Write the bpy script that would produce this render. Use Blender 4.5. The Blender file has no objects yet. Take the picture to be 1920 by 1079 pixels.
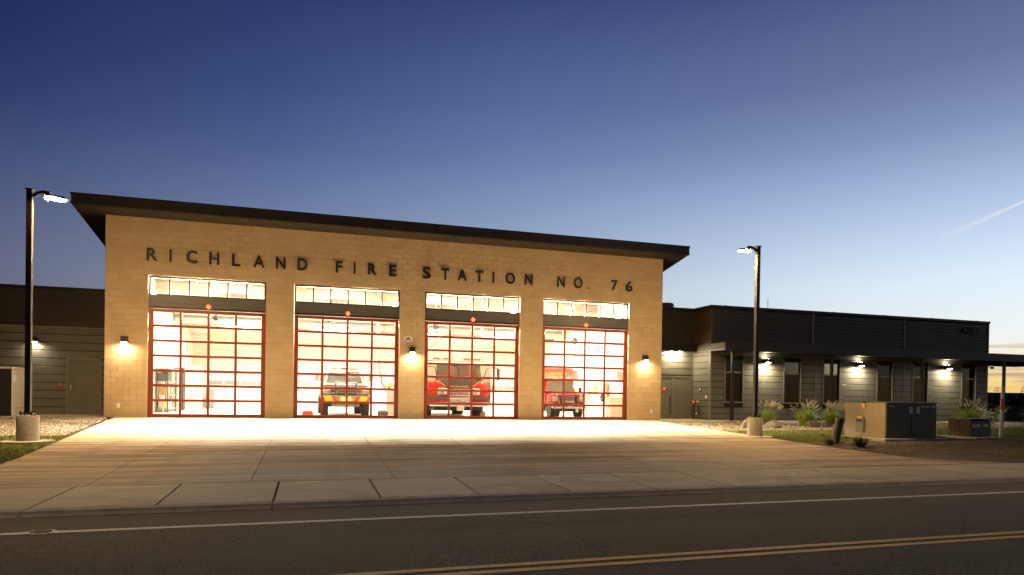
import bpy, bmesh, math, random
from mathutils import Vector, Matrix, noise as mnoise
R = math.radians
random.seed(76)
sc = bpy.context.scene
col = sc.collection

# ------------------------------------------------------------------ camera
CAM = (6.8128, -26.5909, 0.9199)
rv = Vector((0.95844726, -0.28485784, 0.01532506))
uv = Vector((-0.01218642, 0.01278754, 0.99984397))
fv = Vector((0.28500937, 0.95848448, -0.00878479))
cam_d = bpy.data.cameras.new('camera')
cam = bpy.data.objects.new('camera', cam_d); col.objects.link(cam)
m = Matrix.Identity(4)
for i in range(3):
    m[i][0] = rv[i]; m[i][1] = uv[i]; m[i][2] = -fv[i]; m[i][3] = CAM[i]
cam.matrix_world = m
cam_d.sensor_width = 36; cam_d.lens = 1277.16/1920*36; cam_d.shift_y = 216.4/1920
cam_d.clip_end = 20000; cam_d.clip_start = 0.05
sc.camera = cam

# ------------------------------------------------------------------ render settings
sc.render.engine = 'CYCLES'
sc.view_settings.view_transform = 'Standard'; sc.view_settings.look = 'None'
sc.view_settings.gamma = 1; sc.view_settings.use_curve_mapping = False
sc.view_settings.exposure = 0.0
cy = sc.cycles
cy.use_denoising = True
try: cy.denoiser = 'OPENIMAGEDENOISE'
except Exception: pass
cy.max_bounces = 8; cy.diffuse_bounces = 4; cy.glossy_bounces = 3; cy.transmission_bounces = 6; cy.transparent_max_bounces = 12
cy.sample_clamp_indirect = 12.0; cy.caustics_reflective = False; cy.caustics_refractive = False
cy.use_light_tree = True

# ------------------------------------------------------------------ node helpers
class NT:
    def __init__(s, tree): s.t = tree; s.n = tree.nodes; s.l = tree.links
    def node(s, typ, **kw):
        n = s.n.new(typ)
        for k, v in kw.items(): setattr(n, k, v)
        return n
    def link(s, a, b): s.l.new(a, b)
    def setin(s, sock, v):
        if isinstance(v, bpy.types.NodeSocket): s.l.new(v, sock)
        else: sock.default_value = v
    def math(s, op, a, b=None, c=None, clamp=False):
        n = s.n.new('ShaderNodeMath'); n.operation = op; n.use_clamp = clamp
        for i, v in enumerate((a, b, c)):
            if v is not None: s.setin(n.inputs[i], v)
        return n.outputs[0]
    def vmath(s, op, a, b=None):
        n = s.n.new('ShaderNodeVectorMath'); n.operation = op
        s.setin(n.inputs[0], a)
        if b is not None: s.setin(n.inputs[1], b)
        return n.outputs['Value'] if op in ('DOT_PRODUCT', 'LENGTH') else n.outputs[0]
    def mix(s, f, a, b, bt='MIX'):
        n = s.n.new('ShaderNodeMix'); n.data_type = 'RGBA'; n.blend_type = bt
        s.setin(n.inputs[0], f); s.setin(n.inputs[6], a); s.setin(n.inputs[7], b)
        return n.outputs[2]
    def ramp(s, f, stops, interp='LINEAR'):
        n = s.n.new('ShaderNodeValToRGB'); cr = n.color_ramp; cr.interpolation = interp
        while len(cr.elements) < len(stops): cr.elements.new(0.5)
        for e, (p, c) in zip(cr.elements, stops):
            e.position = p; e.color = (c[0], c[1], c[2], 1) if len(c) == 3 else c
        s.setin(n.inputs[0], f)
        return n.outputs[0]
    def noise(s, vec, scale, detail=4, rough=.55, dist=0):
        n = s.n.new('ShaderNodeTexNoise'); n.inputs['Scale'].default_value = scale
        n.inputs['Detail'].default_value = detail; n.inputs['Roughness'].default_value = rough
        n.inputs['Distortion'].default_value = dist
        if vec is not None: s.l.new(vec, n.inputs['Vector'])
        return n.outputs[0]
    def maprange(s, v, a, b, c, d, smooth=False):
        n = s.n.new('ShaderNodeMapRange'); n.clamp = True
        if smooth: n.interpolation_type = 'SMOOTHSTEP'
        s.setin(n.inputs[0], v)
        for i, x in enumerate((a, b, c, d)): n.inputs[1+i].default_value = x
        return n.outputs[0]

# ------------------------------------------------------------------ world: dusk sky, afterglow beyond the right of the frame
def build_world():
    w = bpy.data.worlds.new('World'); sc.world = w; w.use_nodes = True
    t = NT(w.node_tree); t.n.clear()
    out = t.node('ShaderNodeOutputWorld'); bg = t.node('ShaderNodeBackground')
    t.link(bg.outputs[0], out.inputs[0])
    d = t.node('ShaderNodeTexCoord').outputs['Generated']
    d = t.vmath('NORMALIZE', d)
    sp = t.node('ShaderNodeSeparateXYZ'); t.link(d, sp.inputs[0])
    x, y, z = sp.outputs
    az = R(68)
    sx, sy = math.sin(az), math.cos(az)
    hl = t.math('SQRT', t.math('MAXIMUM', t.math('ADD', t.math('MULTIPLY', x, x), t.math('MULTIPLY', y, y)), 1e-6))
    cosr = t.math('DIVIDE', t.math('ADD', t.math('MULTIPLY', x, sx), t.math('MULTIPLY', y, sy)), hl)
    el = t.math('MULTIPLY', t.math('ARCSINE', z), 2/math.pi)      # 0 horizon .. 1 zenith
    S = lambda e: max(0, e)/90
    sky = t.ramp(el, [(0, (.50, .29, .085)), (S(1.3), (.54, .355, .13)), (S(2.6), (.55, .435, .27)), (S(4.4), (.505, .49, .475)),
                      (S(8.5), (.43, .475, .535)), (S(13), (.30, .36, .50)), (S(16), (.225, .285, .46)), (S(19), (.155, .205, .38)), (S(23), (.098, .138, .30)),
                      (S(30), (.040, .062, .185)), (S(45), (.014, .024, .09)), (S(90), (.005, .009, .04))])
    # streaky sunset cloud bands low on the horizon
    azn = t.math('ARCTAN2', x, y)
    cv = t.node('ShaderNodeCombineXYZ'); t.link(t.math('MULTIPLY', azn, 5.0), cv.inputs[0]); t.link(t.math('MULTIPLY', el, 130.0), cv.inputs[1])
    nz = t.noise(cv.outputs[0], 1.0, 5, .6, .6)
    band = t.maprange(nz, .47, .66, 0, 1, True)
    low = t.math('MULTIPLY', t.maprange(el, S(5.6), S(3.0), 0, 1, True), t.maprange(cosr, .3, .9, 0, 1, True))
    sky = t.mix(t.math('MULTIPLY', t.math('MULTIPLY', band, low), .85), sky, (.30, .175, .125, 1))
    # contrail
    def pdir(px, py):
        return (fv + rv*((px-960)/1277.16) - uv*((py-539.5-216.4)/1277.16)).normalized()
    d1, d2 = pdir(1740, 458), pdir(1920, 378)
    n = d1.cross(d2).normalized(); tg = (d2-d1).normalized()
    dist = t.math('ABSOLUTE', t.vmath('DOT_PRODUCT', d, n))
    along = t.math('DIVIDE', t.math('SUBTRACT', t.vmath('DOT_PRODUCT', d, tg), d1.dot(tg)), d2.dot(tg)-d1.dot(tg))
    wid = t.maprange(along, 0, 1, .0075, .0017)
    core = t.math('SUBTRACT', 1.0, t.math('DIVIDE', dist, wid), clamp=True)
    trail = t.math('MULTIPLY', t.math('MULTIPLY', core, t.maprange(along, 0, 1.0, 0, .55)), t.maprange(along, 2.0, 2.6, 1, 0))
    trail = t.math('MULTIPLY', trail, t.maprange(t.vmath('DOT_PRODUCT', d, tuple(fv)), 0, .1, 0, 1))
    sky = t.mix(trail, sky, (.62, .52, .47, 1))
    # brighter and paler towards the afterglow, dark blue away from it
    ca = t.math('MULTIPLY_ADD', cosr, .5, .5)
    H = lambda *c: tuple(v/2 for v in c)
    gh = t.ramp(ca, [(0, H(.03,.035,.06)), (.3, H(.055,.06,.085)), (.515, H(.17,.217,.346)), (.66, H(.46,.52,.64)), (.815, H(1,1,1)), (.983, H(1.43,1.30,1.06)), (1, H(1.48,1.33,1.08))])
    gl = t.ramp(ca, [(0, H(.035,.03,.035)), (.3, H(.075,.065,.075)), (.515, H(.32,.30,.42)), (.66, H(.60,.60,.68)), (.815, H(1,1,1)), (.983, H(1.85,1.80,1.74)), (1, H(1.95,1.88,1.8))])
    gg = t.mix(t.maprange(el, S(8), S(24), 0, 1, True), gl, gh)
    skyg = t.vmath('MULTIPLY', t.vmath('MULTIPLY', sky, t.vmath('ADD', gg, gg)), (.925, 1.015, 1.05))
    # physical twilight sky added underneath
    nish = t.node('ShaderNodeTexSky'); nish.sky_type = 'NISHITA'; nish.sun_disc = False
    nish.sun_elevation = R(-3.0); nish.sun_rotation = az
    na = t.vmath('SCALE', nish.outputs[0]); na.node.inputs[3].default_value = 0.05
    tot = t.vmath('ADD', skyg, na)
    t.link(tot, bg.inputs[0]); bg.inputs[1].default_value = 1.0
build_world()

# ------------------------------------------------------------------ ground profile
GR, YB, YF, ZB, ZF = 0.005924, -14.322, -16.291, -0.6266, -0.6653
def gx(x): return GR*max(-30, min(70, x))
def gz(x, y):
    if y > -0.3: return 0.0
    if y > YB: return (y+.3)/(YB+.3)*(ZB+gx(x))
    if y > YF:
        t = (y-YB)/(YF-YB); return ZB*(1-t)+ZF*t+gx(x)
    return ZF-.065+gx(x)

# ------------------------------------------------------------------ mesh helpers
class MB:
    def __init__(s): s.v = []; s.f = []; s.mi = []; s.cur = 0
    def add(s, vs, fs):
        o = len(s.v); s.v += [tuple(p) for p in vs]
        s.f += [tuple(i+o for i in f) for f in fs]; s.mi += [s.cur]*len(fs)
        return s
    def box(s, x0, x1, y0, y1, z0, z1):
        return s.add([(x0,y0,z0),(x1,y0,z0),(x1,y1,z0),(x0,y1,z0),(x0,y0,z1),(x1,y0,z1),(x1,y1,z1),(x0,y1,z1)],
                     [(0,3,2,1),(4,5,6,7),(0,1,5,4),(1,2,6,5),(2,3,7,6),(3,0,4,7)])
    def cbox(s, c, d): return s.box(c[0]-d[0]/2, c[0]+d[0]/2, c[1]-d[1]/2, c[1]+d[1]/2, c[2]-d[2]/2, c[2]+d[2]/2)
    def rbox(s, x0, x1, y0, y1, z0, z1, b=.03, seg=2):
        bm = bmesh.new(); bmesh.ops.create_cube(bm, size=1)
        for v in bm.verts: v.co = ((x0+x1)/2+v.co.x*(x1-x0), (y0+y1)/2+v.co.y*(y1-y0), (z0+z1)/2+v.co.z*(z1-z0))
        bmesh.ops.bevel(bm, geom=list(bm.edges), offset=b, segments=seg, affect='EDGES', profile=.5)
        return s.frombm(bm)
    def frombm(s, bm):
        bm.verts.index_update()
        s.add([v.co[:] for v in bm.verts], [[v.index for v in f.verts] for f in bm.faces]); bm.free(); return s
    def prism(s, pts, axis, a, b):
        """pts: 2D outline; axis x: pts=(y,z); axis y: pts=(x,z); axis z: pts=(x,y)"""
        def P(p, t): return (t,p[0],p[1]) if axis == 'x' else (p[0],t,p[1]) if axis == 'y' else (p[0],p[1],t)
        n = len(pts); vs = [P(p,a) for p in pts]+[P(p,b) for p in pts]
        fs = [tuple(range(n))[::-1], tuple(range(n,2*n))]+[(i,(i+1)%n,n+(i+1)%n,n+i) for i in range(n)]
        return s.add(vs, fs)
    def cyl(s, p0, p1, r0, r1=None, n=12, cap=True):
        p0, p1 = Vector(p0), Vector(p1); r1 = r0 if r1 is None else r1
        d = (p1-p0).normalized(); a = d.orthogonal().normalized(); b = d.cross(a)
        vs = []
        for p, r in ((p0,r0),(p1,r1)):
            for i in range(n):
                t = 2*math.pi*i/n; vs.append(p+a*(r*math.cos(t))+b*(r*math.sin(t)))
        fs = [(i,(i+1)%n,n+(i+1)%n,n+i) for i in range(n)]
        if cap: fs += [tuple(range(n))[::-1], tuple(range(n,2*n))]
        return s.add(vs, fs)
    def tube(s, pts, r, n=8):
        pts = [Vector(p) for p in pts]; vs = []; rr = r if isinstance(r, (list,tuple)) else [r]*len(pts)
        a = None
        for i, p in enumerate(pts):
            d = (pts[min(i+1,len(pts)-1)]-pts[max(i-1,0)]).normalized()
            a = d.orthogonal().normalized() if a is None else (a-d*a.dot(d)).normalized()
            b = d.cross(a)
            for k in range(n):
                t = 2*math.pi*k/n; vs.append(p+a*(rr[i]*math.cos(t))+b*(rr[i]*math.sin(t)))
        fs = []
        for i in range(len(pts)-1):
            for k in range(n): fs.append((i*n+k, i*n+(k+1)%n, (i+1)*n+(k+1)%n, (i+1)*n+k))
        fs += [tuple(range(n))[::-1], tuple(range((len(pts)-1)*n, len(pts)*n))]
        return s.add(vs, fs)
    def lathe(s, prof, c=(0,0,0), n=20, axis='z'):
        vs = []
        for r, h in prof:
            for k in range(n):
                t = 2*math.pi*k/n; u, v = r*math.cos(t), r*math.sin(t)
                p = (u,v,h) if axis == 'z' else (h,u,v) if axis == 'x' else (u,h,v)
                vs.append((c[0]+p[0], c[1]+p[1], c[2]+p[2]))
        fs = []
        for i in range(len(prof)-1):
            for k in range(n): fs.append((i*n+k, i*n+(k+1)%n, (i+1)*n+(k+1)%n, (i+1)*n+k))
        fs += [tuple(range(n))[::-1], tuple(range((len(prof)-1)*n, len(prof)*n))]
        return s.add(vs, fs)
    def quad(s, a, b, c, d): return s.add([a,b,c,d], [(0,1,2,3)])
    def mesh(s, name, mats, smooth=False, fix=True):
        me = bpy.data.meshes.new(name); me.from_pydata(s.v, [], s.f)
        if not isinstance(mats, (list,tuple)): mats = [mats]
        for mt in mats: me.materials.append(mt)
        if len(mats) > 1: me.polygons.foreach_set('material_index', s.mi)
        if fix and len(s.f) < 60000:
            bm = bmesh.new(); bm.from_mesh(me); bmesh.ops.recalc_face_normals(bm, faces=bm.faces); bm.to_mesh(me); bm.free()
        if smooth:
            me.polygons.foreach_set('use_smooth', [True]*len(me.polygons))
            try: me.set_sharp_from_angle(angle=R(35))
            except Exception: pass
        me.update(); return me
    def build(s, name, mats, parent=None, smooth=False, fix=True, loc=None):
        return link(name, s.mesh(name, mats, smooth, fix), parent, loc)
def link(name, data, parent=None, loc=None, rot=None):
    o = bpy.data.objects.new(name, data); col.objects.link(o)
    if parent is not None: o.parent = parent
    if loc is not None: o.location = loc
    if rot is not None: o.rotation_euler = rot
    return o
def tag(o, label=None, cat=None, group=None, kind=None):
    if label: o['label'] = label
    if cat: o['category'] = cat
    if group: o['group'] = group
    if kind: o['kind'] = kind
    return o
def thing(name, label, cat, loc=(0,0,0), rz=0, group=None):
    o = link(name, None, None, loc, (0,0,rz)); o.empty_display_size = .2
    return tag(o, label, cat, group)
def struct(name, loc=(0,0,0)):
    o = link(name, None, None, loc); o['kind'] = 'structure'; return o
def copy_tree(o, parent=None):
    c = o.copy(); col.objects.link(c)
    if parent is not None: c.parent = parent
    for ch in list(o.children): copy_tree(ch, c)
    return c

# ------------------------------------------------------------------ materials
def pm(name, c, rough=.6, metal=0, var=.12, scale=6, bump=0, bscale=40, dirt=None, spec=None, coat=0, detail=5):
    mt = bpy.data.materials.new(name); mt.use_nodes = True; t = NT(mt.node_tree)
    p = t.n['Principled BSDF']
    pos = t.node('ShaderNodeNewGeometry').outputs['Position']
    nz = t.noise(pos, scale, detail)
    f = t.maprange(nz, .3, .7, 0, 1)
    lo = tuple(x*(1-var) for x in c)+(1,); hi = tuple(min(1, x*(1+var)) for x in c)+(1,)
    cc = t.mix(f, lo, hi)
    if dirt:
        n2 = t.noise(pos, dirt[1], 6, .62, .3)
        cc = t.mix(t.maprange(n2, dirt[2], dirt[3], 0, dirt[4], True), cc, dirt[0]+(1,))
    t.link(cc, p.inputs['Base Color'])
    rn = t.maprange(nz, .25, .75, max(.02, rough-.08), min(1, rough+.08))
    t.link(rn, p.inputs['Roughness'])
    p.inputs['Metallic'].default_value = metal
    if spec is not None: p.inputs['Specular IOR Level'].default_value = spec
    if coat: p.inputs['Coat Weight'].default_value = coat
    if bump:
        b = t.node('ShaderNodeBump'); b.inputs['Strength'].default_value = 1; b.inputs['Distance'].default_value = bump
        t.link(t.noise(pos, bscale, 4, .6), b.inputs['Height']); t.link(b.outputs[0], p.inputs['Normal'])
    return mt
def em(name, c, s, base=(.8,.8,.8)):
    mt = bpy.data.materials.new(name); mt.use_nodes = True; p = mt.node_tree.nodes['Principled BSDF']
    p.inputs['Base Color'].default_value = base+(1,)
    p.inputs['Emission Color'].default_value = tuple(c)+(1,); p.inputs['Emission Strength'].default_value = s
    return mt
def glass(name, tint=(1,1,1), refl=1.0, rough=.02):
    mt = bpy.data.materials.new(name); mt.use_nodes = True; t = NT(mt.node_tree); t.n.clear()
    out = t.node('ShaderNodeOutputMaterial'); tr = t.node('ShaderNodeBsdfTransparent'); gl = t.node('ShaderNodeBsdfGlossy')
    tr.inputs[0].default_value = tint+(1,); gl.inputs['Roughness'].default_value = rough
    fr = t.node('ShaderNodeFresnel'); fr.inputs[0].default_value = 1.5
    mx = t.node('ShaderNodeMixShader'); t.link(t.math('MULTIPLY', fr.outputs[0], refl), mx.inputs[0])
    t.link(tr.outputs[0], mx.inputs[1]); t.link(gl.outputs[0], mx.inputs[2]); t.link(mx.outputs[0], out.inputs[0])
    return mt

M = {}
def block_mat():
    mt = bpy.data.materials.new('block'); mt.use_nodes = True; t = NT(mt.node_tree); p = t.n['Principled BSDF']
    pos = t.node('ShaderNodeNewGeometry').outputs['Position']
    sp = t.node('ShaderNodeSeparateXYZ'); t.link(pos, sp.inputs[0])
    row = t.math('FLOOR', t.math('DIVIDE', sp.outputs[2], .2))
    off = t.math('MULTIPLY', t.math('MODULO', row, 2.0), .2)
    cx = t.math('FLOOR', t.math('DIVIDE', t.math('ADD', sp.outputs[0], off), .4))
    cv = t.node('ShaderNodeCombineXYZ'); t.link(cx, cv.inputs[0]); t.link(row, cv.inputs[1])
    wn = t.node('ShaderNodeTexWhiteNoise'); t.link(cv.outputs[0], wn.inputs['Vector'])
    fine = t.noise(pos, 55, 5, .7); big = t.noise(pos, .6, 4)
    f = t.math('ADD', t.math('MULTIPLY', wn.outputs[0], .55), t.math('MULTIPLY', t.maprange(fine, .3, .7, 0, 1), .45))
    c = t.mix(f, (.50, .35, .19, 1), (.61, .45, .26, 1))
    c = t.mix(t.maprange(big, .45, .75, 0, .35), c, (.42, .28, .14, 1))
    t.link(c, p.inputs['Base Color']); p.inputs['Roughness'].default_value = .85
    b = t.node('ShaderNodeBump'); b.inputs['Distance'].default_value = .004; t.link(fine, b.inputs['Height']); t.link(b.outputs[0], p.inputs['Normal'])
    return mt
M['block'] = block_mat()
M['mortar'] = pm('mortar', (.27,.185,.10), .95, var=.1, scale=20)
def concrete_mat(name, c, stain, samt, wet=.0, xs=.16, ys=1.2, runoff_shade=False):
    """broom-finished slab: fine grain, long tyre / run-off streaks, per-slab tone, optional painted shade band"""
    mt = bpy.data.materials.new(name); mt.use_nodes = True; t = NT(mt.node_tree); p = t.n['Principled BSDF']
    pos = t.node('ShaderNodeNewGeometry').outputs['Position']
    oi = t.node('ShaderNodeObjectInfo')
    fine = t.noise(pos, 30, 6, .7)
    mp = t.node('ShaderNodeMapping'); t.link(pos, mp.inputs[0]); mp.inputs['Scale'].default_value = (xs, ys, 1)
    streak = t.noise(mp.outputs[0], 1.0, 7, .65, 1.2)
    patch = t.noise(pos, .23, 3, .5)
    c1 = t.mix(t.maprange(fine, .3, .7, 0, 1), tuple(x*.9 for x in c)+(1,), tuple(x*1.08 for x in c)+(1,))
    tone = t.maprange(oi.outputs['Random'], 0, 1, .86, 1.08)
    c1v = t.vmath('SCALE', c1); t.link(tone, c1v.node.inputs[3])
    sm = t.math('MULTIPLY', t.maprange(streak, .47, .57, 0, 1, True), t.maprange(patch, .38, .55, .3, 1, True))
    sm = t.math('MULTIPLY', sm, samt)
    if runoff_shade:
        spz = t.node('ShaderNodeSeparateXYZ'); t.link(pos, spz.inputs[0])
        wob = t.math('ADD', spz.outputs[1], t.math('MULTIPLY', t.math('SUBTRACT', t.noise(mp.outputs[0], .7, 4), .5), 5.0))
        shade_zone = t.maprange(wob, -4.5, -8.5, 0, 1, True)  # dim band beyond the door light painted in, with stains gathered there too
        sm = t.math('MULTIPLY', sm, t.math('MULTIPLY_ADD', shade_zone, .8, .2))
        c1v = t.mix(t.math('MULTIPLY', shade_zone, .9), c1v, t.mix(t.maprange(streak, .35, .6, 0, 1), (.37,.268,.165,1), (.18,.125,.072,1)))
    dv = t.node('ShaderNodeTexVoronoi'); dv.inputs['Scale'].default_value = 1.6; t.link(pos, dv.inputs['Vector'])
    dw = t.node('ShaderNodeTexWhiteNoise'); t.link(dv.outputs['Position'], dw.inputs['Vector'])
    drip = t.math('MULTIPLY', t.maprange(dv.outputs['Distance'], .03, .16, 1, 0, True), t.maprange(dw.outputs[0], .72, .95, 0, .8))
    hair = t.node('ShaderNodeTexVoronoi'); hair.feature = 'DISTANCE_TO_EDGE'; hair.inputs['Scale'].default_value = .33; t.link(t.vmath('ADD', pos, t.vmath('SCALE', t.node('ShaderNodeTexNoise').outputs[1])), hair.inputs['Vector'])
    hc = t.math('MULTIPLY', t.maprange(hair.outputs['Distance'], .002, .006, 1, 0), t.maprange(patch, .52, .6, 0, .7))
    cc = t.mix(sm, c1v, stain+(1,))
    if runoff_shade:      # faint tyre tracks out of each bay
        tx = t.math('ADD', spz.outputs[0], t.math('MULTIPLY', t.math('SUBTRACT', t.noise(pos, .25, 2), .5), .9))
        tr = t.math('PINGPONG', t.math('ADD', tx, 48.83-3.292+2.4413), 2.44135)
        trk = t.maprange(t.math('ABSOLUTE', t.math('SUBTRACT', tr, 1.52)), .06, .22, 1, 0, True)
        cc = t.mix(t.math('MULTIPLY', trk, t.maprange(t.noise(pos, .5, 5), .4, .65, .05, .45)), cc, (.10,.075,.05,1))
    cc = t.mix(t.math('MAXIMUM', drip, hc), cc, tuple(v*.55 for v in stain)+(1,))
    t.link(cc, p.inputs['Base Color'])
    rr = t.math('SUBTRACT', .75, t.math('MULTIPLY', sm, wet)); t.link(rr, p.inputs['Roughness']); p.inputs['Specular IOR Level'].default_value = .25
    b = t.node('ShaderNodeBump'); b.inputs['Distance'].default_value = .003; t.link(fine, b.inputs['Height']); t.link(b.outputs[0], p.inputs['Normal'])
    return mt
M['drive'] = concrete_mat('drive', (.47,.40,.30), (.10,.068,.04), .95, wet=.10, runoff_shade=True, xs=.2, ys=2.2)
M['walk'] = concrete_mat('walk', (.38,.325,.215), (.22,.18,.115), .6, xs=.5, ys=.8)
M['conc'] = pm('conc', (.42,.37,.30), .85, var=.15, scale=14, bump=.003, bscale=60, dirt=((.2,.16,.11), 3, .5, .75, .5), spec=.15)
M['kerb'] = pm('kerb', (.42,.36,.26), .85, var=.15, scale=5, bump=.002, bscale=60, dirt=((.18,.15,.11), 1.6, .5, .72, .5), spec=.15)
def asphalt_mat():
    mt = bpy.data.materials.new('asphalt'); mt.use_nodes = True; t = NT(mt.node_tree); p = t.n['Principled BSDF']
    pos = t.node('ShaderNodeNewGeometry').outputs['Position']
    sp = t.node('ShaderNodeSeparateXYZ'); t.link(pos, sp.inputs[0])
    vo = t.node('ShaderNodeTexVoronoi'); vo.inputs['Scale'].default_value = 95; t.link(pos, vo.inputs['Vector'])
    mp = t.node('ShaderNodeMapping'); t.link(pos, mp.inputs[0]); mp.inputs['Scale'].default_value = (.12, 1, 1)
    lane = t.noise(mp.outputs[0], .8, 4)
    fine = t.noise(pos, 42, 5, .8); mid = t.noise(pos, 4, 6, .7)
    c = t.mix(t.maprange(fine, .40, .60, 0, 1), (.072,.061,.034,1), (.235,.20,.115,1))
    wn = t.node('ShaderNodeTexWhiteNoise'); t.link(vo.outputs['Position'], wn.inputs['Vector'])
    c = t.mix(t.maprange(wn.outputs[0], .95, 1, 0, 1), c, (.24,.21,.165,1))
    c = t.mix(t.maprange(lane, .45, .7, 0, .4), c, (.05,.042,.033,1))
    c = t.mix(t.maprange(mid, .5, .75, 0, .3), c, (.05,.043,.035,1))
    vc = t.node('ShaderNodeTexVoronoi'); vc.feature = 'DISTANCE_TO_EDGE'; vc.inputs['Scale'].default_value = .42
    wv = t.vmath('ADD', pos, t.vmath('SCALE', t.node('ShaderNodeTexNoise').outputs[1])); wv.node.inputs[1].links[0].from_node.inputs[3].default_value = .35
    t.link(wv, vc.inputs['Vector'])
    crack = t.math('MULTIPLY', t.maprange(vc.outputs['Distance'], .004, .012, 1, 0), t.maprange(t.noise(pos, .35, 3), .5, .6, 0, 1))
    c = t.mix(t.math('MULTIPLY', crack, .28), c, (.03,.025,.02,1))
    tyre = t.math('MULTIPLY', t.maprange(t.math('PINGPONG', t.math('ADD', sp.outputs[1], 100.15), .9), .15, .55, 1, 0, True), .22)
    c = t.mix(tyre, c, (.17,.14,.10,1))
    edge = t.maprange(sp.outputs[1], -17.5, -17.0, 0, .45, True)      # smoother, older strip beside the kerb
    c = t.mix(edge, c, (.135,.115,.072,1))
    t.link(c, p.inputs['Base Color']); p.inputs['Roughness'].default_value = .9; p.inputs['Specular IOR Level'].default_value = .15
    b = t.node('ShaderNodeBump'); b.inputs['Distance'].default_value = .008; b.inputs['Strength'].default_value = .8
    t.link(vo.outputs['Distance'], b.inputs['Height']); t.link(b.outputs[0], p.inputs['Normal'])
    return mt
M['asphalt'] = asphalt_mat()
def paint_mat(name, c):
    mt = bpy.data.materials.new(name); mt.use_nodes = True; t = NT(mt.node_tree); p = t.n['Principled BSDF']
    pos = t.node('ShaderNodeNewGeometry').outputs['Position']
    wear = t.noise(pos, 26, 6, .75); w2 = t.noise(pos, 1.6, 4)
    f = t.math('MULTIPLY', t.maprange(wear, .52, .66, 0, 1), t.maprange(w2, .3, .7, .35, 1))
    t.link(t.mix(f, c+(1,), (.10,.085,.065,1)), p.inputs['Base Color']); p.inputs['Roughness'].default_value = .7
    return mt
M['white_line'] = paint_mat('white_line', (.60,.55,.45))
M['yellow_line'] = paint_mat('yellow_line', (.78,.43,.03))
M['dirt'] = pm('dirt', (.075,.055,.035), .95, var=.4, scale=9, bump=.03, bscale=18, dirt=((.13,.10,.065), 1.3, .45, .7, .7), spec=.15)
M['soil'] = pm('soil', (.06,.052,.03), .95, var=.4, scale=5, bump=.05, bscale=8, spec=.15)
M['joint'] = pm('joint', (.045,.036,.026), .95, var=.3, scale=30, spec=.15)
M['lawn_base'] = pm('lawn_base', (.085,.095,.018), .95, var=.35, scale=7, bump=.02, bscale=40, spec=.15)
M['roof_metal'] = pm('roof_metal', (.030,.024,.020), .42, .35, var=.15, scale=3)
M['soffit'] = pm('soffit', (.030,.023,.018), .6, 0, var=.1, scale=4)
M['corr'] = pm('corr', (.047,.039,.031), .45, .25, var=.12, scale=1.2)
M['siding'] = pm('siding', (.128,.117,.088), .5, .1, var=.07, scale=2.0)
M['groove'] = pm('groove', (.018,.016,.012), .9, var=.1)
M['trim'] = pm('trim', (.20,.185,.145), .45, .2, var=.08)
M['canopy_brown'] = pm('canopy_brown', (.085,.052,.030), .5, .1, var=.12, scale=3)
M['bronze'] = pm('bronze', (.035,.026,.020), .4, .4, var=.1)
M['door_paint'] = pm('door_paint', (.150,.140,.110), .45, 0, var=.05, scale=2)
M['red_frame'] = pm('red_frame', (.25,.034,.014), .4, 0, var=.08, scale=5)
M['header'] = pm('header', (.125,.115,.098), .45, .2, var=.06, scale=3)
M['glass'] = glass('glass', (.93,.95,.93), 1.0)
M['win_glass'] = glass('win_glass', (.55,.58,.55), 1.6)
M['dark_room'] = pm('dark_room', (.02,.02,.017), .9, var=.2, scale=2)
M['blind'] = pm('blind', (.16,.155,.135), .8, var=.1)
M['in_wall'] = pm('in_wall', (.80,.76,.66), .8, var=.03, scale=2)
M['in_ceil'] = pm('in_ceil', (.74,.70,.60), .8, var=.04, scale=2)
M['in_floor'] = pm('in_floor', (.62,.57,.47), .35, var=.08, scale=1.5)
M['in_steel'] = pm('in_steel', (.48,.45,.38), .5, .2, var=.08)
M['black'] = pm('black', (.012,.011,.010), .5, var=.2)
M['white_plastic'] = pm('white_plastic', (.75,.73,.68), .5, var=.05)
M['rubber'] = pm('rubber', (.035,.033,.03), .85, var=.25, scale=20)
M['chrome'] = pm('chrome', (.65,.64,.62), .18, 1.0, var=.05)
M['grey_metal'] = pm('grey_metal', (.30,.29,.26), .5, .4, var=.1)
M['dark_metal'] = pm('dark_metal', (.05,.048,.045), .5, .4, var=.15)
M['fire_red'] = pm('fire_red', (.38,.024,.013), .25, 0, var=.05, coat=.4)
M['truck_white'] = pm('truck_white', (.40,.38,.32), .3, 0, var=.04, coat=.3)
M['hi_yellow'] = pm('hi_yellow', (.62,.62,.02), .5, var=.05)
M['hi_red'] = pm('hi_red', (.55,.06,.04), .4, var=.05)
M['gold'] = pm('gold', (.75,.42,.05), .4, var=.05)
M['windscreen'] = pm('windscreen', (.060,.062,.050), .12, 0, var=.3, scale=2, spec=.7)
M['lamp_lens'] = pm('lamp_lens', (.70,.68,.62), .15, .3, var=.1)
M['amber'] = pm('amber', (.7,.30,.03), .3, var=.1)
M['tan_paint'] = pm('tan_paint', (.33,.245,.15), .55, 0, var=.06, scale=3, dirt=((.17,.125,.075), 5, .55, .72, .55))
M['green_paint'] = pm('green_paint', (.062,.068,.024), .5, 0, var=.1, scale=3)
M['cream'] = pm('cream', (.55,.48,.36), .5, 0, var=.05, scale=3)
M['boulder'] = pm('boulder', (.12,.10,.078), .9, var=.4, scale=7, bump=.03, bscale=14)
M['boulder_pale'] = pm('boulder_pale', (.19,.155,.11), .9, var=.3, scale=7, bump=.03, bscale=14)
M['bark'] = pm('bark', (.09,.06,.035), .9, var=.3, scale=12)
M['wood'] = pm('wood', (.36,.23,.11), .8, var=.25, scale=8)
M['hill'] = pm('hill', (.016,.011,.012), 1, var=.2, scale=.004, spec=0)
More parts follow.
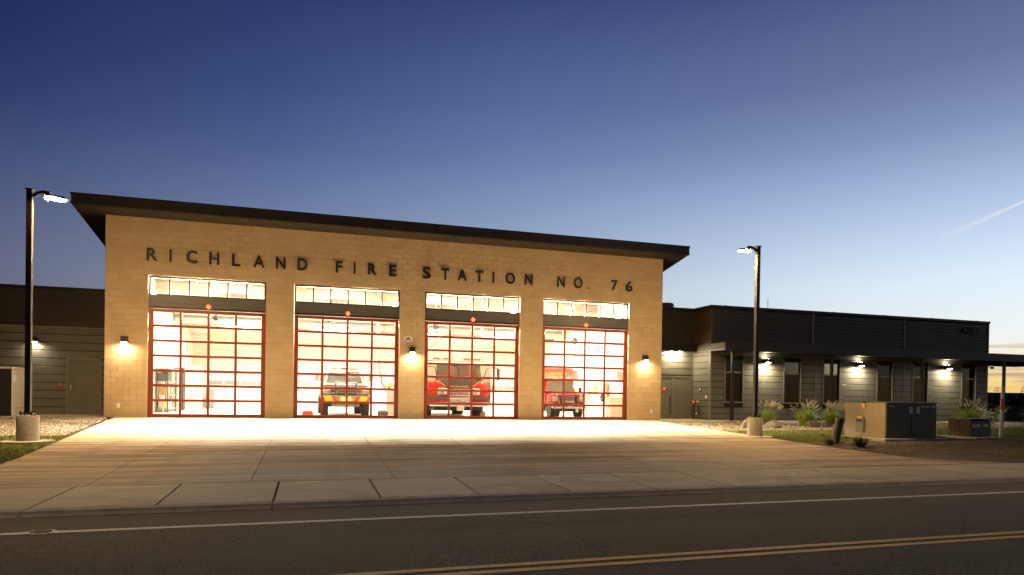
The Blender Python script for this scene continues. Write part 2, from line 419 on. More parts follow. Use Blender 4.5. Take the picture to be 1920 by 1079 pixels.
M['field'] = pm('field', (.055,.060,.022), 1, var=.4, scale=.05, spec=0)
def leaf_mat(name, a, b, trans=.25):
    mt = bpy.data.materials.new(name); mt.use_nodes = True; t = NT(mt.node_tree); p = t.n['Principled BSDF']
    g = t.node('ShaderNodeNewGeometry')
    t.link(t.mix(g.outputs['Random Per Island'], a+(1,), b+(1,)), p.inputs['Base Color'])
    p.inputs['Roughness'].default_value = .6
    return mt
M['grass'] = leaf_mat('grass', (.12,.15,.02), (.22,.25,.035))
M['fgrass'] = leaf_mat('fgrass', (.18,.27,.025), (.45,.55,.10))
M['plume'] = leaf_mat('plume', (.40,.32,.22), (.66,.56,.42))
M['leaf'] = leaf_mat('leaf', (.07,.085,.03), (.22,.23,.10))
M['dark_leaf'] = leaf_mat('dark_leaf', (.035,.040,.014), (.09,.09,.03))
M['tree_leaf'] = leaf_mat('tree_leaf', (.016,.017,.010), (.035,.034,.02))
M['gravel'] = leaf_mat('gravel', (.13,.095,.06), (.38,.30,.20))
M['gravel_dark'] = leaf_mat('gravel_dark', (.06,.047,.032), (.17,.13,.085))
M['gravel_bed'] = pm('gravel_bed', (.10,.075,.048), .95, var=.4, scale=25, bump=.03, bscale=30, spec=.15)
# lights
WARM = (1.0, .80, .52)
M['bay_lens'] = em('bay_lens', (1.0, .96, .85), 420)
M['flood_lens'] = em('flood_lens', (1.0, .80, .50), 900)
M['fill_lens'] = em('fill_lens', (1.0, .84, .58), 2250)
M['sconce_lens'] = em('sconce_lens', (1.0, .80, .50), 1150)
M['wing_lens'] = em('wing_lens', (1.0, .86, .60), 1800)
M['wing_up'] = em('wing_up', (1.0, .86, .60), 130)
M['can_lens'] = em('can_lens', (1.0, .85, .58), 2200)
M['street_lens'] = em('street_lens', (1.0, .66, .29), 3300)
M['beacon'] = em('beacon', (1.0, .11, .02), 4.5, (.5,.03,.02))

# ================================================================== TERRAIN
def build_ground():
    xs = sorted(set([-6000,-2000,-700,-250,-110,-70,-45]+[i*3 for i in range(-11,24)]+[90,130,220,500,1500,4000,9000]))
    ys = sorted(set([-3000,-900,-300,-100,-60,-40,-30,-27,YF-.3,YF,YB]+[-12,-10,-8,-6,-4,-2,-.3,3,8,20,40,90,200,500,1500,4000,9000]))
    mb = MB(); n = len(xs)
    def h(x, y):
        z = gz(x, y)-.14
        d = max(0, abs(x-15)-60, abs(y)-45)
        return z-min(d*.004, 3.0)
    mb.add([(x,y,h(x,y)) for y in ys for x in xs],
           [(j*n+i, j*n+i+1, (j+1)*n+i+1, (j+1)*n+i) for j in range(len(ys)-1) for i in range(n-1)])
    o = mb.build('ground', M['field'], fix=False); tag(o, kind='structure')
build_ground()
def sheet(name, x0, x1, ylines, dz, mat, parent=None, xstep=3.0):
    n = max(1, int((x1-x0)/xstep)); mb = MB(); k = n+1
    mb.add([(x0+(x1-x0)*i/n, y, gz(x0+(x1-x0)*i/n, y)+dz) for y in ylines for i in range(k)],
           [(j*k+i, j*k+i+1, (j+1)*k+i+1, (j+1)*k+i) for j in range(len(ylines)-1) for i in range(n)])
    return mb.build(name, mat, parent, fix=False)

# ---- road and markings
road = struct('road')
YR = YF-.30
sheet('asphalt_surface', -120, 160, [-27.6, -24, -20, YR], 0.0, M['asphalt'], road, 5)
sheet('edge_line', -120, 160, [-17.72, -17.60], .004, M['white_line'], road, 5)
sheet('centre_line', -120, 160, [-20.45, -20.345], .004, M['yellow_line'], road, 5)
sheet('centre_line', -120, 160, [-20.655, -20.55], .004, M['yellow_line'], road, 5)
tag(sheet('verge', -120, 160, [-60, -27.6], .02, M['soil'], None, 10), kind='structure')

# ---- kerb: rolled segments with a lip
kerb = struct('kerb')
K0 = 3.2925-1.52*16
for i in range(30):
    x0 = K0+i*3.04; x1 = x0+3.04-.012
    prof = [(YF, 0), (YF-.10, 0), (YF-.14, -.008), (YF-.20, -.034), (YF-.30, -.060), (YF-.30, -.2), (YF, -.2)]
    mb = MB(); n = len(prof)
    for x in (x0, x1): mb.v += [(x, p[0], ZF+gx(x)+p[1]) for p in prof]
    fs = [(k, (k+1)%n, n+(k+1)%n, n+k) for k in range(n)]+[tuple(range(n)), tuple(range(n, 2*n))[::-1]]
    mb.f = fs; mb.mi = [0]*len(fs)
    mb.build('kerb_stone', M['kerb'], kerb)

# ---- sidewalk panels
walk = struct('sidewalk')
def slab(pts, dz, thick, name, mat, parent):
    mb = MB(); n = len(pts)
    top = [(x, y, gz(x, y)+dz) for x, y in pts]; bot = [(x, y, z-thick) for x, y, z in top]
    b = .006   # eased arris
    cx = sum(p[0] for p in pts)/n; cyy = sum(p[1] for p in pts)/n
    tin = [(x+(cx-x)*b/max(.3, math.hypot(cx-x, cyy-y)), y+(cyy-y)*b/max(.3, math.hypot(cx-x, cyy-y)), z+.004) for x, y, z in top]
    mb.add(tin+top+bot, [tuple(range(n))]+[(i, n+i, n+(i+1)%n, (i+1)%n) for i in range(n)]+[(n+i, 2*n+i, 2*n+(i+1)%n, n+(i+1)%n) for i in range(n)])
    return mb.build(name, mat, parent)
for i in range(-16, 40):
    x0 = 3.2925+i*1.52; g = .016
    slab([(x0+g, YF+.006), (x0+1.52-g, YF+.006), (x0+1.52-g, YB-.008), (x0+g, YB-.008)], 0, .1, 'paving_slab', M['walk'], walk)
sheet('joint_bed', -30, 66, [YF, YB], -.03, M['joint'], walk)

# ---- driveway slabs
drive = struct('driveway')
def left_edge(y): return .35+(-y)*(1.0/11.8) if y > -11.8 else 1.35-(y+11.8)*(-.14)
def right_edge(y): return 20.97 if y > -10.8 else 20.97+.33*(-10.8-y)/2.2 if y > -13 else 21.3+1.7*(-13-y)/1.32
XL = [None, 3.43, 5.87, 8.31, 10.66, 13.12, 15.6, 18.1, None]
for k in range(8):
    yl = [0.28, -3.6, -7.2, -10.4, YB] if k < 2 else [0.28, -3.6, -7.8, -11.83, YB]
    for j in range(4):
        ya, yb = yl[j], yl[j+1]; g = .007
        mids = [ya-g]+[y for y in (-0.3, -5.5, -9, -10.8, -13) if yb+.2 < y < ya-.2]+[yb+g]
        L = [((left_edge(y) if XL[k] is None else XL[k]+g), y) for y in mids]
        Rr = [((right_edge(y) if XL[k+1] is None else XL[k+1]-g), y) for y in mids]
        mb = MB(); n = len(mids)
        top = [(x, y, gz(x, y)+.006) for x, y in L]+[(x, y, gz(x, y)+.006) for x, y in Rr]
        fs = [(i, n+i, n+i+1, i+1) for i in range(n-1)]
        rim = list(range(n))+list(range(2*n-1, n-1, -1))
        bot = [(x, y, z-.12) for x, y, z in top]; o = 2*n
        fs += [(rim[i], rim[(i+1)%len(rim)], o+rim[(i+1)%len(rim)], o+rim[i]) for i in range(len(rim))]
        mb.add(top+bot, fs); mb.build('concrete_slab', M['drive'], drive)
for xa, xb, yy in ((None, 5.86, -10.4), (5.88, 15.6, -11.83)):
    xa = left_edge(yy) if xa is None else xa; mb = MB(); pts = [xa+(xb-xa)*k/4 for k in range(5)]
    mb.add([(x, yy+dy, gz(x, yy+dy)+.0105) for dy in (-.022, .022) for x in pts], [(k, k+1, k+6, k+5) for k in range(4)]); mb.build('joint_sealant', M['kerb'], drive, fix=False)
mbj = MB(); mbj.add([(x, y, gz(x, y)-.025) for y in (0.28, -.3, -6, -12, YB) for x in (.9, 8, 14, 20.9)],
    [(j*4+i, j*4+i+1, (j+1)*4+i+1, (j+1)*4+i) for j in range(4) for i in range(3)])
mbj.build('joint_bed', M['joint'], drive, fix=False)

# ---- beds, lawns, paths
def poly_sheet(name, pts, dz, mat, kind='structure', step=1.2):
    """triangulated, height-following patch"""
    bm = bmesh.new()
    f = bm.faces.new([bm.verts.new((x, y, 0)) for x, y in pts])
    bmesh.ops.triangulate(bm, faces=[f])
    bmesh.ops.subdivide_edges(bm, edges=list(bm.edges), cuts=4, use_grid_fill=True)
    for v in bm.verts: v.co.z = gz(v.co.x, v.co.y)+dz
    bmesh.ops.recalc_face_normals(bm, faces=bm.faces)
    me = bpy.data.meshes.new(name); bm.to_mesh(me); bm.free(); me.materials.append(mat)
    o = link(name, me); o['kind'] = kind; return o
poly_sheet('gravel_bed', [(-12,1.3),(-12,-6.4),(.78,-6.4),(.33,-.85),(-.4,1.3)], -.02, M['gravel_bed'])
poly_sheet('lawn_ground', [(-14,-6.4),(-14,YB+.02),(1.0,YB+.02),(1.35,-11.8),(.80,-6.4)], -.015, M['lawn_base'])
poly_sheet('gravel_bed', [(20.98,-1.1),(20.98,-5.4),(24,-5.3),(34,-4.2),(48,-3.2),(48,.2),(25.2,.2),(24.6,-1.0)], -.02, M['gravel_bed'])
poly_sheet('lawn_ground', [(20.98,-5.4),(20.98,-9.6),(23,-9.0),(31,-7.75),(60,-7.2),(60,-3.0),(34,-4.2),(24,-5.3)], -.012, M['lawn_base'])
poly_sheet('planting_bed', [(20.98,-9.6),(21.3,-13),(23,YB+.02),(60,YB+.02),(60,-7.2),(31,-7.75),(23,-9.0)], -.02, M['dirt'])
slab([(-12,1.98),(-12,1.25),(.3,1.25),(.3,.33),(.02,.33),(.02,1.98)], .012, .1, 'door_path', M['walk'], None)['kind'] = 'structure'
slab([(20.985,1.98),(20.985,-1.0),(23.6,-1.0),(25.3,-.35),(25.3,.52),(24.25,.52),(24.25,1.98)], .012, .1, 'entry_path', M['walk'], None)['kind'] = 'structure'

# ---- far land
def ridge(name, y0, x0, x1, hmin, hmax, depth, mat, seed, n=60):
    random.seed(seed); mb = MB(); vs = []
    for i in range(n+1):
        t = i/n; x = x0+(x1-x0)*t
        hh = hmin+(hmax-hmin)*(.5+.5*mnoise.noise(Vector((t*3.1+seed, seed*1.7, 0))))
        yy = y0[0]+(y0[1]-y0[0])*t
        vs += [(x, yy, -6), (x+depth*.3, yy+depth*.5, hh), (x+depth*.6, yy+depth, -6)]
    fs = []
    for i in range(n):
        a = i*3; fs += [(a, a+3, a+4, a+1), (a+1, a+4, a+5, a+2)]
    mb.add(vs, fs); o = mb.build(name, mat, smooth=True); o['kind'] = 'structure'; return o
ridge('hills', (5200, 1500), -4000, 7200, 66, 98, 1500, M['hill'], 3)

# ================================================================== FIRE STATION (bay hall)
W0, W1, HT = 0.0, 21.474, 7.0
DO, DW, DS, ZT, ZR = 1.3475, 3.8887, 4.8827, 5.003, 3.87
DEPTH = 16.6
OPEN = [(DO+i*DS, DO+i*DS+DW) for i in range(4)]
station = thing('fire_station', 'tall tan block fire station with a sloped dark roof and four glazed bays', 'building', (10.7, 0, 0))
def ch(o, parent=station):
    o.parent = parent; o.matrix_parent_inverse = parent.matrix_world.inverted() if False else Matrix.Translation(-parent.location); return o
SB = Vector(station.location)
def sbuild(mb, name, mat, parent=station, smooth=False):
    o = mb.build(name, mat, None, smooth); o.parent = parent
    base = Vector(parent.location) if parent.parent is None else Vector((0,0,0))
    o.location = -base if parent.parent is None else -Vector(parent.get('wloc', (0,0,0)))
    return o
# backing wall with openings (one core behind the block face)
mb = MB(); edges = [W0]+[e for o in OPEN for e in o]+[W1]
for i in range(0, len(edges), 2): mb.box(edges[i]+.002, edges[i+1]-.002, .05, .34, 0, ZT)
mb.box(W0+.002, W1-.002, .05, .34, ZT, 6.99)
sbuild(mb, 'wall_core', M['mortar'])
# blocks
blocks = []
for r in range(35):
    z0 = r*.2; off = .2 if r % 2 else 0
    segs = [(edges[i], edges[i+1]) for i in range(0, len(edges), 2)] if z0+.1 < ZT else [(W0, W1)]
    for a, b in segs:
        cuts = [a]; k = math.ceil((a+off+.06)/.4)
        while k*.4-off < b-.06: cuts.append(k*.4-off); k += 1
        cuts.append(b)
        for c0, c1 in zip(cuts, cuts[1:]): blocks.append((c0, c1, z0, z0+.2))
def bkey(b): return -(b[1]-b[0])/((((b[0]+b[1])/2-CAM[0])**2+26.6**2+(b[2]-.9)**2))
blocks.sort(key=bkey)
bmesh_cache = {}
field = MB()
random.seed(5)
for i, (x0, x1, z0, z1) in enumerate(blocks):
    j = .0028; w = round(x1-x0-2*j, 3); pr = random.choice((0, 0, 0, .001, -.001, .002, -.0015)) - .0
    if i < 300:
        if w not in bmesh_cache:
            bmesh_cache[w] = MB().box(-w/2, w/2, 0, .09, j, .2-j).mesh('block', M['block'])
        o = link('block', bmesh_cache[w], station, ((x0+x1)/2-SB.x, -pr, z0))
    else: field.box(x0+j, x1-j, -pr, .09-pr, z0+j, z1-j)
o = sbuild(field, 'block_field', M['block']); o['kind'] = 'stuff'
# lintel band & jamb faces (reveals are the block ends); side and rear walls, floor, ceiling
sl = .158
def rz(y): return 7.13-sl*(y+.7)
mb = MB(); mb.prism([(.34,0),(DEPTH+.3,0),(DEPTH+.3,rz(DEPTH+.3)-.01),(.34,rz(.34)-.01)], 'x', W0, W0+.3); sbuild(mb, 'side_wall', M['block'])
mb = MB(); mb.prism([(.34,0),(DEPTH+.3,0),(DEPTH+.3,rz(DEPTH+.3)-.01),(.34,rz(.34)-.01)], 'x', W1-.3, W1); sbuild(mb, 'side_wall', M['block'])
mb = MB(); mb.box(W0+.3, W1-.3, DEPTH, DEPTH+.3, 0, rz(DEPTH+.3)-.01); sbuild(mb, 'rear_wall', M['in_wall'])
mb = MB(); mb.box(W0+.3, W0+.32, .34, DEPTH, .01, rz(DEPTH)-.3); mb.prism([(.34,.01),(DEPTH,.01),(DEPTH,rz(DEPTH)-.25),(.34,rz(.34)-.25)], 'x', W0+.302, W0+.33)
sbuild(mb, 'lining', M['in_wall'])
mb = MB(); mb.prism([(.345,.01),(DEPTH,.01),(DEPTH,rz(DEPTH)-.25),(.345,rz(.345)-.25)], 'x', W1-.33, W1-.302); sbuild(mb, 'lining', M['in_wall'])
mb = MB()
for i in range(0, len(edges), 2): mb.box(max(edges[i], W0+.34), min(edges[i+1], W1-.34), .342, .36, .01, ZT)
mb.box(W0+.34, W1-.34, .342, .36, ZT, 6.75); sbuild(mb, 'lining', M['in_wall'])
mb = MB(); mb.box(W0+.3, W1-.3, .285, DEPTH, -.1, .004); sbuild(mb, 'floor', M['in_floor'])
mb = MB(); mb.prism([(.345,rz(.345)-.06),(DEPTH,rz(DEPTH)-.06),(DEPTH,rz(DEPTH)-.2),(.345,rz(.345)-.2)], 'x', W0+.3, W1-.3); sbuild(mb, 'ceiling', M['in_ceil'])
for y in (3.2, 6.4, 9.6, 12.8):          # open roof beams
    mb = MB(); z = rz(y)-.2
    mb.box(W0+.34, W1-.34, y-.09, y+.09, z-.05, z-.02); mb.box(W0+.34, W1-.34, y-.012, y+.012, z-.40, z-.05); mb.box(W0+.34, W1-.34, y-.09, y+.09, z-.43, z-.40)
    sbuild(mb, 'roof_beam', M['in_steel'])
# roof
mb = MB(); y0, y1 = -.7, DEPTH+1.0
mb.prism([(y0,rz(y0)),(y1,rz(y1)),(y1,rz(y1)+.34),(y0,rz(y0)+.34)], 'x', -.85, 22.34)
roof = sbuild(mb, 'roof', [M['roof_metal']]); roof['wloc'] = SB
mb = MB(); mb.box(-.87, 22.36, y0-.025, y0-.002, rz(y0)+.29, rz(y0)+.36); mb.box(-.87, 22.36, y0-.02, y0-.002, rz(y0)-.01, rz(y0)+.03)
sbuild(mb, 'drip_edge', M['roof_metal'])
for k in range(11):                      # soffit boards
    xa = -.80+k*2.1; mb = MB(); e = .012
    mb.prism([(y0+.05,rz(y0+.05)-.012),(-.004,rz(-.004)-.012),(-.004,rz(-.004)+.01),(y0+.05,rz(y0+.05)+.01)], 'x', xa+.008, min(xa+2.092, 22.29))
    sbuild(mb, 'soffit_panel', M['soffit'])
# rear sectional doors with a strip of lights
for i in range(4):
    a = OPEN[i][0]-.35+.2*i; dn = link('rear_door', MB().box(a, a+3.7, DEPTH-.06, DEPTH-.004, .02, 3.4).mesh('rear_door', M['white_plastic']), station, -SB)
    for k in range(4):
        f = MB().box(a+.08+k*.92, a+.92+k*.92, DEPTH-.075, DEPTH-.062, 1.38, 1.62).build('vision_light', M['grey_metal'], dn)
    for k in range(6):
        MB().box(a, a+3.7, DEPTH-.068, DEPTH-.062, .55+k*.5, .565+k*.5).build('section_joint', M['in_steel'], dn)

# ---- overhead doors: red frame, 4 x 7 glazed panes; transom; header
def overhead(i):
    x0, x1 = OPEN[i]; d = link('overhead_door', None, station, -SB); d.empty_display_size = .1
    y0, y1 = .13, .19
    ow = .15; iw = .085
    cols = [x0+.005, x0+.005+ow]
    cw = (DW-.01-2*ow-3*iw)/4
    xs = []; x = x0+.005+ow
    for c in range(4): xs.append((x, x+cw)); x += cw+iw
    zb, zt = .012, ZR-.01; bw, tw, hw = .115, .115, .09
    ph = (zt-zb-bw-tw-6*hw)/7
    zs = []; z = zb+bw
    for r in range(7): zs.append((z, z+ph)); z += ph+hw
    vm = lambda a, b: MB().rbox(a, b, y0, y1, zb, zt, .006, 1)
    vm(x0+.005, xs[0][0]).build('stile', M['red_frame'], d); vm(xs[3][1], x1-.005).build('stile', M['red_frame'], d)
    for c in range(3): MB().rbox(xs[c][1], xs[c+1][0], y0+.004, y1-.004, zb+.001, zt-.001, .006, 1).build('mullion', M['red_frame'], d)
    hb = lambda a, b: MB().rbox(xs[0][0]-.01, xs[3][1]+.01, y0+.008, y1-.008, a, b, .006, 1).build('rail', M['red_frame'], d)
    hb(zb+.002, zs[0][0]); hb(zs[6][1], zt-.002)
    for r in range(6): hb(zs[r][1], zs[r+1][0])
    for r in range(7):
        for c in range(4):
            MB().quad((xs[c][0]-.004,.16,zs[r][0]-.004),(xs[c][1]+.004,.16,zs[r][0]-.004),(xs[c][1]+.004,.16,zs[r][1]+.004),(xs[c][0]-.004,.16,zs[r][1]+.004)).build('pane', M['glass'], d)
    MB().box(x0+.005, x1-.005, .125, .20, 0, .012).build('threshold', M['rubber'], d)
    # interior vertical tracks
    for xx in (x0-.06, x1+.02): MB().box(xx, xx+.04, .37, .42, .02, 3.9).build('track', M['in_steel'], d)
    # header panel
    h = link('header_panel', MB().box(x0+.002, x1-.002, .10, .22, ZR, 4.33).mesh('header_panel', M['header']), station, -SB)
    MB().box(x0+.002, x1-.002, .085, .10, ZR+.02, ZR+.06).build('drip_flashing', M['bronze'], h)
    MB().box(x0+.002, x1-.002, .096, .099, 4.06, 4.068).build('seam', M['groove'], h)
    # transom window
    t = link('transom_window', None, station, -SB); t.empty_display_size = .1
    zb, zt = 4.33, ZT-.004; fr = .07; mw = .05
    MB().box(x0+.004, x1-.004, .10, .18, zb, zb+.04).build('frame', M['bronze'], t)
    MB().box(x0+.004, x1-.004, .10, .18, zt-fr, zt).build('frame', M['bronze'], t)
    MB().box(x0+.004, x0+.06, .102, .178, zb+.04, zt-fr).build('frame', M['bronze'], t)
    MB().box(x1-.06, x1-.004, .102, .178, zb+.04, zt-fr).build('frame', M['bronze'], t)
    pw = (DW-.12-5*mw)/6; x = x0+.06
    for c in range(6):
        MB().quad((x-.003,.14,zb+.035),(x+pw+.003,.14,zb+.035),(x+pw+.003,.14,zt-fr+.005),(x-.003,.14,zt-fr+.005)).build('pane', M['glass'], t)
        if c < 5: MB().box(x+pw, x+pw+mw, .104, .176, zb+.04, zt-fr).build('mullion', M['bronze'], t)
        x += pw+mw
for i in range(4): overhead(i)

# ---- lettering
def text_mesh(s, size, depth, bold=0):
    c = bpy.data.curves.new('t', 'FONT'); c.body = s; c.size = size; c.extrude = depth/2; c.offset = bold; c.resolution_u = 4
    o = bpy.data.objects.new('t', c); col.objects.link(o)
    dg = bpy.context.evaluated_depsgraph_get(); me = bpy.data.meshes.new_from_object(o.evaluated_get(dg))
    bpy.data.objects.remove(o); return me
def place_text(me, x0, x1, z0, z1, y, mat, name, parent, up=True):
    xs = [v.co.x for v in me.vertices]; ys = [v.co.y for v in me.vertices]; zs = [v.co.z for v in me.vertices]
    ax, bx, ay, by = min(xs), max(xs), min(ys), max(ys)
    me = me.copy(); me.materials.clear(); me.materials.append(mat)
    for v in me.vertices:
        px, py, pz = v.co
        v.co = (x0+(px-ax)/(bx-ax)*(x1-x0), y-pz, z0+(py-ay)/(by-ay)*(z1-z0))
    return link(name, me, parent)
letters = thing('lettering_sign', 'row of black standoff letters naming the station, across the tan wall above the bays', 'sign', (0,0,0))
LET = [("R",1.29,1.64),("I",2.02,2.09),("C",2.56,2.92),("H",3.31,3.64),("L",4.07,4.35),("A",4.79,5.18),("N",5.57,5.90),("D",6.33,6.67),
       ("F",7.70,7.95),("I",8.36,8.43),("R",8.89,9.22),("E",9.69,9.98),("S",10.98,11.31),("T",11.71,12.05),("A",12.38,12.75),("T",13.09,13.44),("I",13.81,13.88),("O",14.35,14.75),("N",15.17,15.50),
       ("N",16.58,16.91),("O",17.31,17.70),(".",17.93,18.01),("7",19.02,19.30),("6",19.68,20.0)]
tcache = {}
for ch_, a, b in LET:
    if ch_ not in tcache: tcache[ch_] = text_mesh(ch_, 1, .045, .018)
    z1 = 5.56 if ch_ == '.' else 5.94; z0 = 5.49 if ch_ in 'COS6' else 5.5
    if ch_ in 'COS6': z1 = 5.95
    place_text(tcache[ch_], a, b, z0, z1, -.06, M['black'], 'letter', letters)
    xm = (a+b)/2
    if ch_ != '.': MB().box(xm-.012, xm+.012, -.036, -.001, 5.60, 5.624).build('standoff', M['black'], letters)

# ================================================================== LIGHTS ON THE BUILDING
def sconce(x, z, label, y=0.0, lens='sconce_lens', up=None, w=.20, h=.20, d=.20, group=None, loc=None):
    s = thing('wall_sconce', label, 'wall light', (x, y, z), 0, group)
    MB().rbox(-w/2-.01, w/2+.01, -.02, 0, -.02, h+.01, .004, 1).build('back_plate', M['bronze'], s)
    mb = MB(); mb.prism([(-.02,0),(-.02,h),(-d*.86,h),(-d,-.012),(-d+.008,-.014),(-d*.5,-.042),(-d*.42,-.042)], 'x', -w/2, w/2)
    mb.build('housing', M['bronze'], s)
    MB().quad((-w/2+.02,-d*.55,-.044),(w/2-.02,-d*.55,-.044),(w/2-.02,-d+.012,-.016),(-w/2+.02,-d+.012,-.016)).build('lens', M[lens], s)
    if up: MB().quad((-w/2+.03,-.03,h+.003),(-w/2+.03,-d*.86+.03,h+.003),(w/2-.03,-d*.86+.03,h+.003),(w/2-.03,-.03,h+.003)).build('uplight_lens', M[up], s)
    return s
sconce(.63, 2.62, 'square bronze wall light shining down on the tan wall left of the first bay', group='sconces on the bay hall')
sconce(10.62, 2.60, 'square bronze wall light on the pier between second and third bays, under the small plaque', group='sconces on the bay hall')
sconce(20.66, 2.60, 'square bronze wall light shining down on the tan wall right of the fourth bay', group='sconces on the bay hall')
def beacon(i, lab):
    x = (OPEN[i][0]+OPEN[i][1])/2; b = thing('signal_beacon', lab, 'beacon light', (x, .10, 3.99), 0, 'red signal lamps over the bay doors')
    MB().rbox(-.07, .07, -.035, 0, -.06, .06, .006, 1).build('base', M['bronze'], b)
    MB().lathe([(.075,-.03),(.075,-.07),(.06,-.105),(.025,-.125)], (0,0,0), 14, 'y').build('lens', M['beacon'], b, True)
for i, l in enumerate(('first', 'second', 'third', 'fourth')): beacon(i, f'small glowing red signal lamp on the header over the {l} bay door from the left')
def flood(x, lab, y=1.9, z=4.66):
    f = thing('flood_light', lab, 'flood light', (x, y, z), 0, 'bright lights hung just inside the bay doors')
    hs = MB().rbox(-.14, .14, -.10, .10, .0, .09, .015, 1).build('housing', M['in_steel'], f); hs.rotation_euler = (R(-48), 0, 0)
    MB().cyl((0,0,.12), (0,0,rz(y)-.2-z), .012, n=6).build('stem', M['in_steel'], f)
    MB().quad((-.12,-.085,-.004),(.12,-.085,-.004),(.12,.085,-.004),(-.12,.085,-.004)).build('lens', M['flood_lens'], hs)
for x, l in ((1.08,'at the left corner of the first bay transom'),(5.55,'behind the pier between first and second bays, unseen and added for apron light'),(10.2,'at the right corner of the second bay transom'),(15.28,'at the right corner of the third bay transom'),(20.3,'near the right end of the fourth bay transom')):
    flood(x, 'glaring white flood light hanging inside '+l)  # the flood behind the pier is unseen, added to even the apron light
def fill_strip(x, lab, y=1.0, z=4.275):  # unseen strips added behind the headers to light the apron and wall
    f = thing('fill_strip', lab, 'fill light', (x, y, z), 0, 'fill strips added behind the bay doors')
    MB().rbox(-1.65, 1.65, .01, .07, -.21, .165, .008, 1).build('housing', M['in_steel'], f)
    MB().box(-1.65, 1.65, -.06, .009, -.21, -.198).build('shield', M['in_steel'], f); MB().box(-1.65, 1.65, -.06, .009, .15, .165).build('visor', M['in_steel'], f)
    MB().quad((-1.6,.006,-.19),(1.6,.006,-.19),(1.6,.006,.145),(-1.6,.006,.145)).build('lens', M['fill_lens'], f)
    for s in (-1.3, 1.3): MB().cyl((s,0.04,.17), (s,0.04,rz(y)-.2-z), .008, n=6).build('hanger', M['in_steel'], f)
for i, l in enumerate(('first','second','third','fourth')): fill_strip((OPEN[i][0]+OPEN[i][1])/2, f'unseen strip light added behind the header of the {l} bay from the left')
def bay_light(x, y, lab):
    z = rz(y)-.2-.25
    f = thing('bay_light', lab, 'ceiling light', (x, y, z), 0, 'high bay ceiling lights')
    MB().rbox(-.6, .6, -.2, .2, 0, .07, .01, 1).build('housing', M['in_steel'], f)
    MB().quad((-.57,-.18,-.003),(.57,-.18,-.003),(.57,.18,-.003),(-.57,.18,-.003)).build('lens', M['bay_lens'], f)
    for s in (-.45, .45): MB().cyl((s,0,.07), (s,0,.25), .008, n=6).build('hanger', M['in_steel'], f)
for i in range(4):
    for k, y in enumerate((4.2, 8.2, 12.4)):
        bay_light((OPEN[i][0]+OPEN[i][1])/2, y, 'long white ceiling light %s of the %s bay from the left' % (('over the front', 'over the middle', 'at the back')[k], ('first','second','third','fourth')[i]))

# ================================================================== WINGS
def corrugated(mb, x0, x1, y, z0, z1, pitch=.165, d=.035):
    """horizontal-rib metal sheet facing -Y"""
    prof = []; z = z0
    while z < z1-.01:
        for dz, dy in ((0,0),(.06,0),(.08,-d),(.145,-d)):
            if z+dz < z1: prof.append((z+dz, y+dy))
        z += pitch
    prof.append((z1, y)); n = len(prof)
    mb.add([(x, p[1], p[0]) for x in (x0, x1) for p in prof], [(i, n+i, n+i+1, i+1) for i in range(n-1)])
    return mb
def corrugated_x(mb, x, y0, y1, z0, z1, pitch=.165, d=.035):
    prof = []; z = z0
    while z < z1-.01:
        for dz, dx in ((0,0),(.06,0),(.08,-d),(.145,-d)):
            if z+dz < z1: prof.append((z+dz, x+dx))
        z += pitch
    prof.append((z1, x)); n = len(prof)
    mb.add([(p[1], y, p[0]) for y in (y0, y1) for p in prof], [(i, n+i, n+i+1, i+1) for i in range(n-1)])
    return mb
CH = .2952
def boards(parent, x0, x1, y, z0, z1, holes, t=.022, mat='siding', zbase=.02):
    """horizontal flush boards with recessed joints; holes = (xa, xb, za, zb)"""
    k = 0
    z = zbase
    while z < z1-.03:
        a, b = max(z, z0), min(z+CH-.026, z1)
        if b-a > .03:
            cuts = [(x0, x1)]
            bands = [(a, b)]
            for (xa, xb, za, zb) in holes:
                if zb > a+.02 and za < b-.02:
                    new = []
                    for (c0, c1) in cuts:
                        if xb <= c0 or xa >= c1: new.append((c0, c1)); continue
                        if xa-c0 > .03: new.append((c0, xa))
                        if c1-xb > .03: new.append((xb, c1))
                    cuts = new
            for c0, c1 in cuts:
                MB().rbox(c0+.002, c1-.002, y-t, y, a, b, .004, 1).build('siding_board', M[mat], parent)
        z += CH

